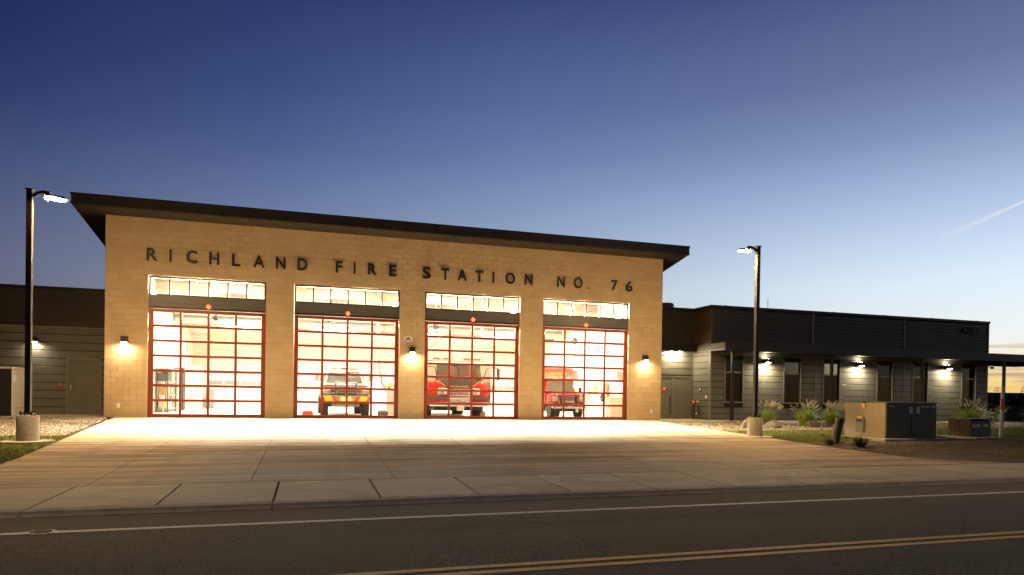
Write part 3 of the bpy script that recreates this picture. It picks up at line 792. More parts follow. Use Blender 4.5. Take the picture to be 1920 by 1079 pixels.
# ---- left wing
lw = thing('side_wing', 'low dark sided wing with a single door beyond the left lamp post', 'building', (0,0,0))
YL = 2.0
MB().box(-14, -.002, YL, 12, 0, 4.62).build('wall_core', M['groove'], lw)
doorL = (-1.72, -.60, 0, 2.09)
boards(lw, -14, -.004, YL, 0, 3.18, [doorL])
mb = MB(); corrugated(mb, -14, -.004, YL-.004, 3.24, 4.58, .165, .03); mb.build('corrugated_panel', M['corr'], lw)
MB().box(-14.02, -.004, YL-.06, YL+.3, 4.58, 4.68).build('coping', M['roof_metal'], lw)
MB().box(-14, -.004, YL-.05, YL-.003, 3.19, 3.235).build('drip_trim', M['trim'], lw)
def leaf_door(parent, x0, x1, y, zt, hinge_right=True, single=True):
    d = link('door', MB().box(x0+.06, x1-.06, y-.012, y+.03, .025, zt-.06).mesh('door', M['door_paint']), parent)
    MB().box(x0, x0+.055, y-.04, y+.02, .02, zt).build('door_frame', M['trim'], d)
    MB().box(x1-.055, x1, y-.04, y+.02, .02, zt).build('door_frame', M['trim'], d)
    MB().box(x0+.056, x1-.056, y-.039, y+.02, zt-.055, zt).build('door_frame', M['trim'], d)
    MB().box(x0+.05, x1-.05, y-.06, y, .013, .03).build('threshold', M['grey_metal'], d)
    hx = x0+.13 if hinge_right else x1-.13; kx = x1-.07 if hinge_right else x0+.07
    MB().rbox(hx-.03, hx+.03, y-.02, y-.012, .93, 1.13, .003, 1).build('escutcheon', M['chrome'], d)
    MB().cyl((hx,y-.02,1.0), (hx,y-.07,1.0), .012, n=8).tube([(hx,y-.07,1.0),(hx+(.12 if hinge_right else -.12),y-.07,1.0)], .011).build('handle', M['chrome'], d)
    for z in (.25, 1.05, 1.8): MB().cyl((kx,y-.022,z-.06), (kx,y-.022,z+.06), .012, n=8).build('hinge', M['chrome'], d)
    return d
leaf_door(lw, doorL[0], doorL[1], YL-.005, 2.09)
sconce(-2.72, 2.66, 'small dark wall light behind the left lamp post, lighting grey siding', YL-.022, 'wing_lens', w=.18, h=.16, d=.14)
al = thing('alarm_bell', 'small red alarm bell on the siding beside the single door', 'alarm', (-1.93, YL-.022, 1.09))
MB().lathe([(.03,0),(.075,-.01),(.07,-.04),(.03,-.055)], (0,0,0), 14, 'y').build('gong', M['hi_red'], al, True); MB().box(-.03, .03, -.02, 0, -.12, -.07).build('bracket', M['dark_metal'], al)

# ---- right wing
ow = thing('office_wing', 'long low dark wing with canopy and narrow windows right of the bays', 'building', (24, 0, 0))
YW, XA, XB, ZTOP = .555, 24.28, 40.85, 5.22
OFF = Vector((-24, 0, 0))
wing = link('wing_shell', None, ow); wing.location = OFF
def wb(mb, name, mat, smooth=False):
    o = mb.build(name, M[mat] if isinstance(mat, str) else mat, ow, smooth); o.location = OFF; return o
# cores
wb(MB().box(21.48, XA, YL, 12, 0, 5.16), 'wall_core', 'groove')
WINS = [25.06, 28.25, 30.50, 33.69, 35.94, 39.12]; WW = .90; WZ0, WZ1 = .86, 2.80
holes = [(x, x+WW, WZ0, WZ1) for x in WINS]
mb = MB(); ed = [XA]+[e for x in WINS for e in (x, x+WW)]+[XB]
for i in range(0, len(ed), 2): mb.box(ed[i], ed[i+1], YW, YW+.25, 0, 3.3)
for x in WINS: mb.box(x, x+WW, YW, YW+.25, 0, WZ0); mb.box(x, x+WW, YW, YW+.25, WZ1, 3.3)
mb.box(XA, XB, YW, YW+.25, 3.3, 5.14); mb.box(XA, XA+.25, YW+.25, 12, 0, 5.14); mb.box(XB-.25, XB, YW+.25, 12, 0, 5.14)
mb.box(XA+.25, XB-.25, 11.75, 12, 0, 5.14); mb.box(XA+.25, XB-.25, YW+.25, 11.75, 4.9, 5.1)
wb(mb, 'wall_core', 'groove')
wb(MB().box(XA+.25, XB-.25, YW+1.6, YW+1.65, 0, 3.3), 'gloom_backing', 'dark_room')  # dark sheet; the unlit room behind the panes is put into its colour
# corrugated bands
SEAMS = [XA, 29.8, 35.29, XB]
for a, b in zip(SEAMS, SEAMS[1:]):
    mb = MB(); corrugated(mb, a+.012, b-.012, YW-.004, 3.5, 5.12); wb(mb, 'corrugated_panel', 'corr')
for x in SEAMS[1:3]: wb(MB().box(x-.03, x+.03, YW-.052, YW-.002, 3.5, 5.12), 'seam_cover', 'trim')
wb(MB().box(XB-.05, XB+.012, YW-.05, YW, 3.5, 5.12), 'corner_trim', 'bronze')
wb(MB().box(XA-.045, XA+.04, YW-.055, YW+.0, 3.5, 5.12), 'corner_trim', 'canopy_brown')
mb = MB(); corrugated_x(mb, XA-.004, YW+.004, YL-.002, 3.5, 5.12); wb(mb, 'corrugated_panel', 'canopy_brown')
mb = MB(); corrugated(mb, 21.48, XA-.004, YL-.004, 3.5, 5.12); wb(mb, 'corrugated_panel', 'corr')
wb(MB().box(XA-.06, XB+.05, YW-.075, YW+.3, 5.125, 5.24), 'coping', 'roof_metal')
wb(MB().box(XA-.06, XA+.25, YW+.301, YL+.2, 5.125, 5.24), 'coping', 'roof_metal')
wb(MB().box(21.48, XA-.061, YL-.07, YL+.3, 5.125, 5.24), 'coping', 'roof_metal')
for x in range(25, 41, 3): wb(MB().box(x-.05, x+.05, YW-.077, YW+.3, 5.24, 5.252), 'coping_joint', 'roof_metal')
# trim band round the entrance recess
wb(MB().box(21.48, XA-.03, YL-.32, YL-.003, 3.18, 3.48), 'entry_fascia', 'bronze')
wb(MB().box(XA-.035, XA-.002, -.60, YL-.33, 3.18, 3.48), 'canopy_fascia', 'canopy_brown')
wb(MB().box(XA-.045, XA-.001, -.61, YL-.33, 3.145, 3.178), 'fascia_trim', 'trim')
# canopy
cano = wb(MB().box(XA, 46.0, -.58, YW-.06, 3.16, 3.44), 'canopy', 'soffit')
wb(MB().box(XA, 46.0, -.63, -.582, 3.10, 3.48), 'canopy_fascia', 'roof_metal')
wb(MB().box(XB+.02, 46.0, YW-.05, 3.0, 3.10, 3.46), 'canopy_side', 'roof_metal')
for k in range(12): wb(MB().box(XA+.03+k*1.5, XA+1.51+k*1.5, -.57, YW-.062, 3.148, 3.158), 'soffit_panel', 'soffit')
for i, x in enumerate((24.85, 30.2, 35.55, 40.9)):
    z = gz(x, -.3); wb(MB().rbox(x-.06, x+.06, -.36, -.24, z-.05, 3.15, .008, 1), 'canopy_post', 'bronze')
wb(MB().box(44.9, 45.02, -.36, -.24, -.1, 3.15), 'canopy_post', 'bronze')
# siding
sid = link('siding', None, ow); sid.location = OFF
boards(sid, XA+.05, XB-.06, YW, 0, 3.14, [(x-.05, x+WW+.05, WZ0-.06, WZ1+.06) for x in WINS]+[(32.1-.02,32.1+.02,0,0)])
doorsR = (21.5, 24.18, 0, 2.02)
boards(sid, 21.5, XA-.05, YL, 0, 3.17, [(21.4, 24.2, 0, 2.04)])
# return wall boards (facing -X)
z = .02
while z < 3.1:
    MB().rbox(XA-.022, XA, YW+.05, YL-.05, z, min(z+CH-.026, 3.13), .004, 1).build('siding_board', M['siding'], sid); z += CH
wb(MB().box(XA-.03, XA+.046, YW-.03, YW+.046, 0, 3.14), 'corner_trim', 'trim')
wb(MB().box(XB-.055, XB+.01, YW-.03, YW, 0, 3.14), 'corner_trim', 'trim')
wb(MB().box(XA-.05, XA-.001, YL-.05, YL-.001, 0, 3.17), 'corner_trim', 'trim')
for x in (27.0-.0, 29.85, 35.2): pass
for x in (30.03, 35.35): wb(MB().box(x-.02, x+.02, YW-.03, YW, .9, 2.9), 'seam_cover', 'trim')
# windows
for i, x in enumerate(WINS):
    w = link('window', None, ow); w.location = OFF; w.empty_display_size = .1
    f = .05; y0, y1 = YW-.028, YW+.10
    MB().box(x-.048, x-.002, YW-.035, YW+.0, WZ0-.05, WZ1+.05).build('casing', M['trim'], w)
    MB().box(x+WW+.002, x+WW+.048, YW-.035, YW+.0, WZ0-.05, WZ1+.05).build('casing', M['trim'], w)
    MB().box(x-.06, x+WW+.06, YW-.06, YW+.0, WZ0-.06, WZ0-.004).build('sill', M['trim'], w)
    MB().box(x, x+f, y0+.05, y1, WZ0, WZ1).build('frame', M['bronze'], w); MB().box(x+WW-f, x+WW, y0+.05, y1, WZ0, WZ1).build('frame', M['bronze'], w)
    MB().box(x+f, x+WW-f, y0+.051, y1, WZ0, WZ0+f).build('frame', M['bronze'], w); MB().box(x+f, x+WW-f, y0+.051, y1, WZ1-f, WZ1).build('frame', M['bronze'], w)
    MB().box(x+f, x+WW-f, y0+.045, y1, 2.18, 2.25).build('transom_bar', M['trim'], w)
    MB().quad((x+f,YW+.05,WZ0+f),(x+WW-f,YW+.05,WZ0+f),(x+WW-f,YW+.05,2.18),(x+f,YW+.05,2.18)).build('pane', M['win_glass'], w)
    MB().quad((x+f,YW+.05,2.25),(x+WW-f,YW+.05,2.25),(x+WW-f,YW+.05,WZ1-f),(x+f,YW+.05,WZ1-f)).build('pane', M['win_glass'], w)
    if i in (1, 4, 5):
        MB().box(x+f, x+WW-f, YW+.14, YW+.15, 2.2, WZ1-f).build('blind', M['blind'], w)
    if i in (1, 3):
        for k in range(5): MB().box(x+f+k*.15, x+f+k*.15+.14, YW+.16, YW+.17, WZ0, 2.2).build('blind_slat', M['dark_room'] if k % 2 else M['groove'], w)
# double doors in the recess
dd = link('double_door', None, ow); dd.location = OFF
mb = MB()
for (a, b) in ((21.60, 23.12), (23.20, 24.10)):
    d_ = MB().box(a, b, YL-.02, YL+.02, .025, 1.965).build('door', M['door_paint'], dd)
MB().box(23.12, 23.20, YL-.045, YL+.02, .02, 1.965).build('mullion', M['trim'], dd)
MB().box(21.5, 24.18, YL-.04, YL+.02, 1.966, 2.03).build('door_frame', M['trim'], dd)
MB().box(24.102, 24.18, YL-.04, YL+.02, .02, 1.965).build('door_frame', M['trim'], dd)
MB().box(23.02, 23.05, YL-.08, YL-.05, .25, 1.0).box(23.02, 23.05, YL-.05, YL-.02, .25, .28).box(23.02, 23.05, YL-.05, YL-.02, .97, 1.0).build('pull_handle', M['dark_metal'], dd)
MB().rbox(23.0, 23.08, YL-.03, YL-.02, 1.03, 1.13, .003, 1).build('lock', M['chrome'], dd)
for z in (.25, 1.0, 1.7): MB().cyl((24.09,YL-.03,z-.06), (24.09,YL-.03,z+.06), .013, n=8).build('hinge', M['chrome'], dd)
MB().box(22.62, 22.86, YL-.026, YL-.021, 1.33, 1.50).build('door_sign', M['hi_red'], dd); MB().box(22.69, 22.79, YL-.029, YL-.027, 1.37, 1.46).build('pictogram', M['white_plastic'], dd)
# entry downlights
for k, x in enumerate((22.98, 23.42)):
    f = thing('entry_downlight', ('small round downlight under the entry fascia, beside the tan wall' if k == 0 else 'brighter round downlight under the entry fascia above the grey double doors'), 'wall light', (x, YL-.24, 3.178), 0, 'downlights over the entry doors')
    MB().lathe([(.07,0),(.07,-.03),(.055,-.035)], n=14).build('housing', M['grey_metal'], f)
    MB().lathe([(.05,-.036),(.045,-.05)], n=14).build('lens', M['can_lens'], f)
# keypad, box, on the return wall
kp = thing('keypad', 'small dark keypad on the lit return wall beside the grey double doors', 'keypad', (XA-.022, 1.28, 1.38)); MB().rbox(-.05, 0, -.06, .06, -.10, .10, .006, 1).build('case', M['dark_metal'], kp); MB().box(-.054,-.051,-.04,.04,-.02,.07).build('buttons', M['white_plastic'], kp)
bx = thing('outlet_box', 'white outlet box low on the return wall of the entry recess', 'outlet', (XA-.022, .80, 1.06)); MB().rbox(-.05, 0, -.05, .05, -.07, .07, .006, 1).build('cover', M['white_plastic'], bx)
# fire department connection
fd = thing('fire_connection', 'red capped fire hose connection pipe beside the grey double doors', 'standpipe', (24.08, 1.55, .012))
MB().cyl((0,0,0), (0,0,.72), .055, n=12).build('riser', M['dark_metal'], fd, True)
MB().lathe([(.10,0),(.10,.03),(.06,.04)], n=14).build('flange', M['dark_metal'], fd)
for s in (-1, 1):
    b_ = MB().cyl((0,0,.74), (.10*s-.02,-.13,.80), .05, .055, 12).build('inlet', M['dark_metal'], fd, True); MB().cyl((.10*s-.02,-.13,.80), (.115*s-.02,-.165,.815), .068, n=14).build('cap', M['hi_red'] if s < 0 else M['gold'], fd, True)
MB().cyl((0,0,.25), (.14,-.10,.27), .035, n=10).build('drain', M['white_plastic'], fd, True)
# sconces under canopy
for k, x in enumerate((27.15, 32.48, 37.98)):
    sconce(x, 2.70, ('dark wall light right of the right lamp post, under the canopy', 'dark wall light under the canopy, above the tan transformer cabinet', 'dark wall light under the canopy, nearest the end of the wing')[k],
           YW-.022, 'wing_lens', 'wing_up', .22, .17, .34, 'sconces under the canopy')
# house number
hn = thing('house_number', 'black address digits high at the right end of the corrugated wall', 'sign', (0,0,0))
for ch_, a, b in (("4",39.02,39.29),("3",39.33,39.57),("9",39.61,39.86),("7",39.90,40.13)):
    place_text(text_mesh(ch_, 1, .04, .02), a, b, 4.58, 4.90, YW-.10, M['black'], 'digit', hn)
# rooftop
an = thing('antenna', 'thin whip antenna standing on the wing roof', 'antenna', (29.12, 3.0, 5.1)); MB().cyl((0,0,0), (0,0,1.05), .02, .012, 6).build('mast', M['dark_metal'], an); MB().box(-.1,.1,-.1,.1,0,.04).build('base', M['dark_metal'], an)
vn = thing('roof_vent', 'round dark vent cap on the roof against the bay hall', 'vent', (23.9, 4.0, 5.0)); MB().cyl((0,0,0), (0,0,.6), .28, n=18).build('stack', M['dark_metal'], vn, True); MB().lathe([(.38,.55),(.38,.68),(.30,.73)], n=18).build('cap', M['dark_metal'], vn, True)
fl = thing('motion_light', 'small twin-head security light at the wing corner under the canopy', 'wall light', (XB+.06, YW-.02, 2.85)); MB().box(-.06,.3,-.05,.02,.0,.04).build('arm', M['trim'], fl); MB().rbox(.16,.30,-.07,.05,-.08,0,.01,1).build('head', M['cream'], fl)

# ---- small things on the bay wall
pl = thing('plaque', 'small white house-shaped plaque above the middle wall light', 'sign', (10.46, 0, 3.08))
mb = MB(); mb.prism([(-.17,-.08),(.17,-.08),(.17,.12),(.05,.13),(0,.18),(-.05,.13),(-.17,.12)], 'y', -.025, -.002); mb.build('board', M['white_plastic'], pl)
mb = MB(); mb.prism([(-.08,-.04),(-.045,-.04),(-.045,.02),(.045,.02),(.045,-.04),(.08,-.04),(.08,.03),(0,.10),(-.08,.03)], 'y', -.03, -.026); mb.build('emblem', M['dark_metal'], pl)
def outlet(x, z, lab):
    o = thing('outlet_box', lab, 'outlet', (x, 0, z), 0, 'white outlet covers low on the bay wall'); MB().rbox(-.055, .055, -.05, -.001, -.085, .085, .008, 1).build('cover', M['white_plastic'], o); MB().box(-.04,.04,-.056,-.051,-.01,.06).build('flap', M['white_plastic'], o)
outlet(.45, .41, 'white outlet cover low on the tan wall below the leftmost wall light')
outlet(21.0, .39, 'white outlet cover low on the tan wall right of the fourth bay')
outlet(17.55, .40, 'tiny white outlet cover on the pier between the third and fourth bays')

# ================================================================== STREET LAMPS
def street_lamp(x, y, side, lab):
    z = gz(x, y); s = thing('street_lamp', lab, 'street lamp', (x, y, z), 0, 'lamp posts beside the driveway')
    MB().lathe([(.235,-.3),(.235,.60),(.225,.62)], n=28).build('concrete_base', M['conc'], s, True)
    MB().rbox(-.14, .14, -.14, .14, .655, .685, .008, 1).build('base_plate', M['bronze'], s)
    for a in (-1, 1):
        for b in (-1, 1): MB().cyl((a*.11,b*.11,.61), (a*.11,b*.11,.74), .014, n=6).cyl((a*.11,b*.11,.685), (a*.11,b*.11,.71), .03, n=6).build('anchor_bolt', M['dark_metal'], s)
    H = 6.02 if side > 0 else 6.2
    mb = MB()
    mb.prism([(-.06,-.06),(.06,-.06),(.06,.06),(-.06,.06)], 'z', .685, H); po = mb.build('pole', M['bronze'], s)
    MB().box(-.08, .08, -.08, .08, H+.001, H+.03).build('pole_cap', M['bronze'], s)
    MB().tube([(side*.07,0,H-.14),(side*.17,0,H-.05),(side*.28,0,H-.015),(side*.42,0,H-.03)], [.05,.042,.038,.036], 10).build('arm', M['bronze'], s, True)
    hd = MB().rbox(min(side*.36,side*.78), max(side*.36,side*.78), -.13, .13, -.025, .035, .02, 2).build('head', M['bronze'], s)
    hd.location = (0, 0, H-.06); hd.rotation_euler = (0, R(7)*side, 0)
    ln = MB().lathe([(.001,-.0262),(.128,-.0264),(.115,-.05),(.06,-.068),(.01,-.072)], n=18).build('lens', M['street_lens'], hd, True, loc=(side*.56, 0, 0)); ln.scale = (1.55, 1.0, 1)
    MB().box(min(side*.34,side*.355), max(side*.34,side*.355), -.13, .13, -.10, .03).build('pole_shield', M['bronze'], hd)  # added plate that keeps the lens glow off the pole
    pad = MB().lathe([(.55,-.08),(.55,.012),(.53,.02)], n=32).build('pad', M['conc'], s)
    return s
street_lamp(.34, -7.61, 1, 'tall dark lamp post on a concrete footing at the left edge of the driveway')
street_lamp(20.81, -7.47, -1, 'tall dark lamp post on a concrete footing at the right edge of the driveway')


# ================================================================== VEHICLES (built facing -Y, origin under the front bumper centre)
def wheel(parent, x, y, r, w, name='wheel'):
    t = MB().lathe([(r*.62,-w/2),(r*.92,-w/2),(r,-w*.36),(r,w*.36),(r*.92,w/2),(r*.62,w/2)], (0,0,0), 28, 'x').build('wheel', M['rubber'], parent, True, loc=(x, y, r))
    MB().lathe([(r*.12,-w*.36),(r*.60,-w*.30),(r*.615,w*.30),(r*.12,w*.36)], (0,0,0), 20, 'x').build('rim', M['chrome'], t, True)
    MB().lathe([(r*.16,-w*.5),(r*.16,w*.5)], (0,0,0), 10, 'x').build('hub', M['grey_metal'], t)
    mb = MB()
    for k in range(26):
        a = 2*math.pi*k/26; c, s_ = math.cos(a), math.sin(a)
        for sx in (-.28, .28):
            p = Vector((sx*w, r*c, r*s_)); u = Vector((0,-s_,c)); n_ = Vector((0,c,s_)); q = .045*r/.5
            mb.add([p+Vector((dx*w*.2,0,0))+u*(du*q)+n_*dn for dn in (-.01,.014) for dx, du in ((-1,-1),(1,-1),(1,1),(-1,1))],
                   [(4,5,6,7),(0,1,5,4),(1,2,6,5),(2,3,7,6),(3,0,4,7)])
    mb.build('tread', M['rubber'], t)
    return t
def bar(parent, name, pts, r, mat, n=8): return MB().tube(pts, r, n).build(name, M[mat], parent, True)

def brush_truck(x, y):
    truck_white = M['truck_white']; M['truck_white'] = pm('truck_grey', (.25,.235,.19), .35, 0, var=.05, coat=.3)
    v = thing('brush_truck', 'pale brush truck with yellow chevron bumper and grille guard in the second bay', 'fire truck', (x, y, 0))
    # hood and fenders
    MB().rbox(-.88, .88, .42, 1.75, .80, 1.36, .10, 3).rbox(-1.0, -.70, .50, 1.65, .62, 1.12, .08, 3).rbox(.70, 1.0, .50, 1.65, .62, 1.12, .08, 3).build('hood', M['truck_white'], v, True)
    mb = MB(); mb.add([(-.86,1.60,1.34),(.86,1.60,1.34),(.86,3.7,1.34),(-.86,3.7,1.34),(-.70,2.15,2.0),(.70,2.15,2.0),(.72,3.55,2.0),(-.72,3.55,2.0)],
                      [(4,5,6,7),(0,1,5,4),(1,2,6,5),(2,3,7,6),(3,0,4,7)]); mb.rbox(-.92, .92, 1.7, 3.75, .65, 1.36, .06, 2)
    cab = mb.build('cab', M['truck_white'], v)
    n = Vector((0,-.77,.64)); q = [(-.76,1.66,1.40),(.76,1.66,1.40),(.65,2.09,1.92),(-.65,2.09,1.92)]
    MB().quad(*[tuple(Vector(p)+n*.012) for p in q]).build('windscreen', M['windscreen'], v)
    for s in (-1, 1):
        MB().tube([tuple(Vector((s*.1,1.68,1.41))+n*.02), tuple(Vector((s*.1+.32,1.84,1.62))+n*.02)], .008, 6).build('wiper', M['black'], v)
        MB().rbox(s*.80-.16, s*.80+.16, .40, .46, .92, 1.12, .02, 2).build('headlight', M['lamp_lens'], v)
        MB().rbox(s*.62-.17, s*.62+.17, .385, .43, 1.18, 1.25, .01, 1).build('warning_light', M['hi_red'], v)
        MB().rbox(s*.23-.10, s*.23+.10, .36, .40, 1.10, 1.19, .01, 1).build('warning_light', M['white_plastic'], v)
        m_ = MB().rbox(s*1.15-.09, s*1.15+.09, 1.85, 1.93, 1.50, 1.80, .03, 2).build('mirror', M['grey_metal'], v)
        MB().tube([(s*.86,2.0,1.52),(s*1.1,1.92,1.56)], .02, 6).build('arm', M['dark_metal'], m_); MB().tube([(s*.80,2.05,1.78),(s*1.1,1.92,1.76)], .02, 6).build('arm', M['dark_metal'], m_)
        bar(v, 'guard_post', [(s*.42,.20,.50),(s*.42,.18,.95),(s*.42,.22,1.34),(s*.40,.32,1.42)], .045, 'dark_metal')
        bar(v, 'guard_hoop', [(s*.42,.20,.92),(s*.80,.22,.92),(s*.96,.30,.96),(s*.97,.32,1.18),(s*.86,.30,1.28),(s*.42,.21,1.28)], .022, 'dark_metal')
        mb = MB(); mb.prism([(s*.10,.64),(s*.27,.64),(s*.27,.70),(s*.20,.84),(s*.13,.86)], 'y', .10, .118); mb.build('tow_marker', M['hi_yellow'], v)
    MB().rbox(-.58, .58, .40, .45, .86, 1.30, .03, 2).build('grille', M['black'], v)
    for z in (.98, 1.09, 1.24): MB().rbox(-.56, .56, .375, .40, z-.02, z+.02, .008, 1).build('grille_bar', M['grey_metal'], v)
    bar(v, 'guard_rail', [(-.42,.2,1.40),(.42,.2,1.40)], .03, 'grey_metal'); bar(v, 'guard_rail', [(-.42,.2,1.0),(.42,.2,1.0)], .022, 'dark_metal')
    b = MB().rbox(-.98, .98, .12, .42, .60, .87, .03, 2).build('bumper', M['truck_white'], v, True)
    for s in (-1, 1):
        for k, mt in enumerate(('hi_red', 'hi_yellow', 'hi_yellow', 'hi_red')):
            a = .34+k*.155; mb = MB(); mb.prism([(s*a,.63),(s*(a+.155),.63),(s*(a+.255),.84),(s*(a+.10),.84)] if a+.255 < .97 else [(s*a,.63),(s*(a+.09),.63),(s*.95,.70),(s*.95,.84),(s*(a+.10),.84)], 'y', .104, .119); mb.build('chevron', M[mt], b)
    MB().rbox(-.16, .16, .05, .13, .64, .80, .02, 2).build('winch', M['white_plastic'], v)
    MB().rbox(-.55, .55, .30, .60, .40, .56, .03, 1).build('skid_plate', M['grey_metal'], v)
    MB().rbox(-.85, .85, .7, 5.5, .42, .62, .03, 1).build('chassis', M['dark_metal'], v); bar(v, 'axle', [(-.8,1.05,.46),(.8,1.05,.46)], .07, 'dark_metal')
    MB().rbox(-1.0, 1.0, 3.85, 6.2, .75, 1.85, .04, 2).build('utility_body', M['truck_white'], v)
    for s in (-1, 1): wheel(v, s*.84, 1.05, .46, .30); wheel(v, s*.84, 4.9, .46, .42)
    lb = MB().rbox(-.62, .62, 2.3, 2.55, 2.0, 2.12, .03, 2).build('light_bar', M['lamp_lens'], v)
    for s in (-.4, 0, .4): MB().box(s-.1, s+.1, 2.29, 2.30, 2.02, 2.10).build('lamp', M['amber'] if s else M['dark_metal'], lb)
    M['truck_white'] = truck_white
    bar(v, 'roof_rack', [(-.72,2.25,1.98),(-.70,2.22,2.16),(.70,2.22,2.16),(.72,2.25,1.98)], .018, 'grey_metal')
    return v
brush_truck(8.26, 2.2)

def fire_engine(x, y):
    v = thing('fire_engine', 'red and white fire engine with chrome grille parked in the third bay', 'fire truck', (x, y, 0))
    W = 1.43
    MB().rbox(-W, W, .35, 3.2, .52, 1.56, .10, 3).build('cab', M['fire_red'], v, True)
    mb = MB(); mb.prism([(.38,1.54),(3.2,1.54),(3.2,2.42),(.75,2.42),(.50,2.30)], 'x', -W+.02, W-.02); mb.build('upper_cab', M['truck_white'], v)
    MB().rbox(-W+.02, W-.02, .72, 3.2, 2.40, 2.48, .03, 2).build('cab_roof', M['truck_white'], v)
    MB().quad((-.98,.372,1.60),(.98,.372,1.60),(.96,.482,2.26),(-.96,.482,2.26)).build('windscreen', M['windscreen'], v)
    MB().quad((-.93,.37,1.62),(-.02,.37,1.62),(-.02,.47,2.23),(-.91,.47,2.23)).build('screen_half', M['windscreen'], v)
    MB().box(-.02, .02, .36, .47, 1.6, 2.26).build('centre_post', M['dark_metal'], v)
    mb = MB(); mb.prism([(-.86,1.60),(.86,1.60),(.60,1.36),(.50,1.24),(-.50,1.24),(-.60,1.36)], 'y', .325, .349); mb.build('cowl_panel', M['black'], v)
    for s in (-1, 1): mb = MB(); mb.prism([(s*.60,1.37),(s*.90,1.56),(s*W*.97,1.56),(s*W*.97,1.53),(s*.91,1.53),(s*.62,1.34)], 'y', .335, .349); mb.build('pinstripe', M['gold'], v)
    me = text_mesh('RICHLAND', 1, .01, .01); place_text(me, -.38, .38, 1.29, 1.38, .318, M['gold'], 'lettering', v)
    for k in range(6): MB().box(-.75+k*.28, -.60+k*.28, .46, .485, 2.285, 2.33).build('marker_light', M['amber'] if k in (0,2,4) else M['black'], v)
    g = MB().rbox(-.46, .46, .27, .36, .60, 1.22, .03, 2).build('grille', M['chrome'], v, True)
    for k in range(6):
        z = .66+k*.095; MB().tube([(-.42,.26,z),(-.2,.25,z+.018),(0,.25,z),(.2,.25,z+.018),(.42,.26,z)], .022, 6).build('grille_bar', M['chrome'] if k % 2 else M['grey_metal'], g, True)
    for s in (-1, 1):
        hb = MB().rbox(s*.72-.20, s*.72+.20, .30, .36, .98, 1.26, .03, 2).build('headlight', M['chrome'], v)
        for k in (-1, 1): MB().lathe([(.07,0),(.075,-.02),(.03,-.035)], (s*.72+k*.09,.30,1.06), 14, 'y').build('lens', M['lamp_lens'], hb, True); MB().rbox(s*.72+k*.09-.07, s*.72+k*.09+.07, .28, .30, 1.16, 1.23, .005, 1).build('warning_lens', M['white_plastic'] if k == s else M['hi_red'], hb)
        MB().box(s*.50 if s > 0 else -W*.985, W*.985 if s > 0 else s*.50, .335, .348, .78, .92).build('stripe', M['dark_metal'], v)
        MB().box(s*W if s > 0 else -W-.006, W+.006 if s > 0 else -W, .5, 3.1, .78, .92).build('stripe', M['dark_metal'], v)
        mr = bar(v, 'mirror_arm', [(s*1.02,.45,1.62),(s*1.0,.10,1.66),(s*1.12,-.05,2.10),(s*1.25,-.08,2.16),(s*1.62,-.08,2.14)], .022, 'dark_metal')
        MB().rbox(s*1.62-.06, s*1.62+.06, -.12, -.02, 1.62, 2.12, .02, 2).build('mirror', M['dark_metal'], mr)
        MB().rbox(s*W-.012, s*W+.012, .9, 1.8, 1.62, 2.28, .008, 1).build('side_window', M['windscreen'], v)
    b = MB().rbox(-1.28, 1.28, 0, .34, .48, .66, .03, 2).build('bumper', M['chrome'], v, True)
    MB().rbox(-1.27, 1.27, -.012, .0, .56, .62, .004, 1).build('bumper_stripe', M['hi_red'], b); MB().rbox(-.16, .16, -.03, -.01, .30, .50, .01, 1).build('number_plate', M['white_plastic'], b)
    MB().rbox(-1.1, 1.1, .4, 7.5, .30, .52, .03, 1).build('chassis', M['dark_metal'], v)
    for s in (-1, 1): wheel(v, s*1.15, 1.9, .48, .36); wheel(v, s*1.12, 5.9, .48, .5)
    MB().rbox(-W, W, 3.35, 8.2, .52, 2.35, .05, 2).build('pump_body', M['fire_red'], v); MB().rbox(-W-.01, W+.01, 3.6, 8.0, 1.2, 1.4, .01, 1).build('body_stripe', M['white_plastic'], v)
    lb = MB().rbox(-1.15, 1.15, .9, 1.2, 2.48, 2.60, .03, 2).build('light_bar', M['lamp_lens'], v)
    for k in range(5): MB().box(-1.05+k*.45, -.75+k*.45, .885, .899, 2.50, 2.58).build('lamp', M['hi_red'] if k != 2 else M['white_plastic'], lb)
    return v
fire_engine(12.96, 1.75)

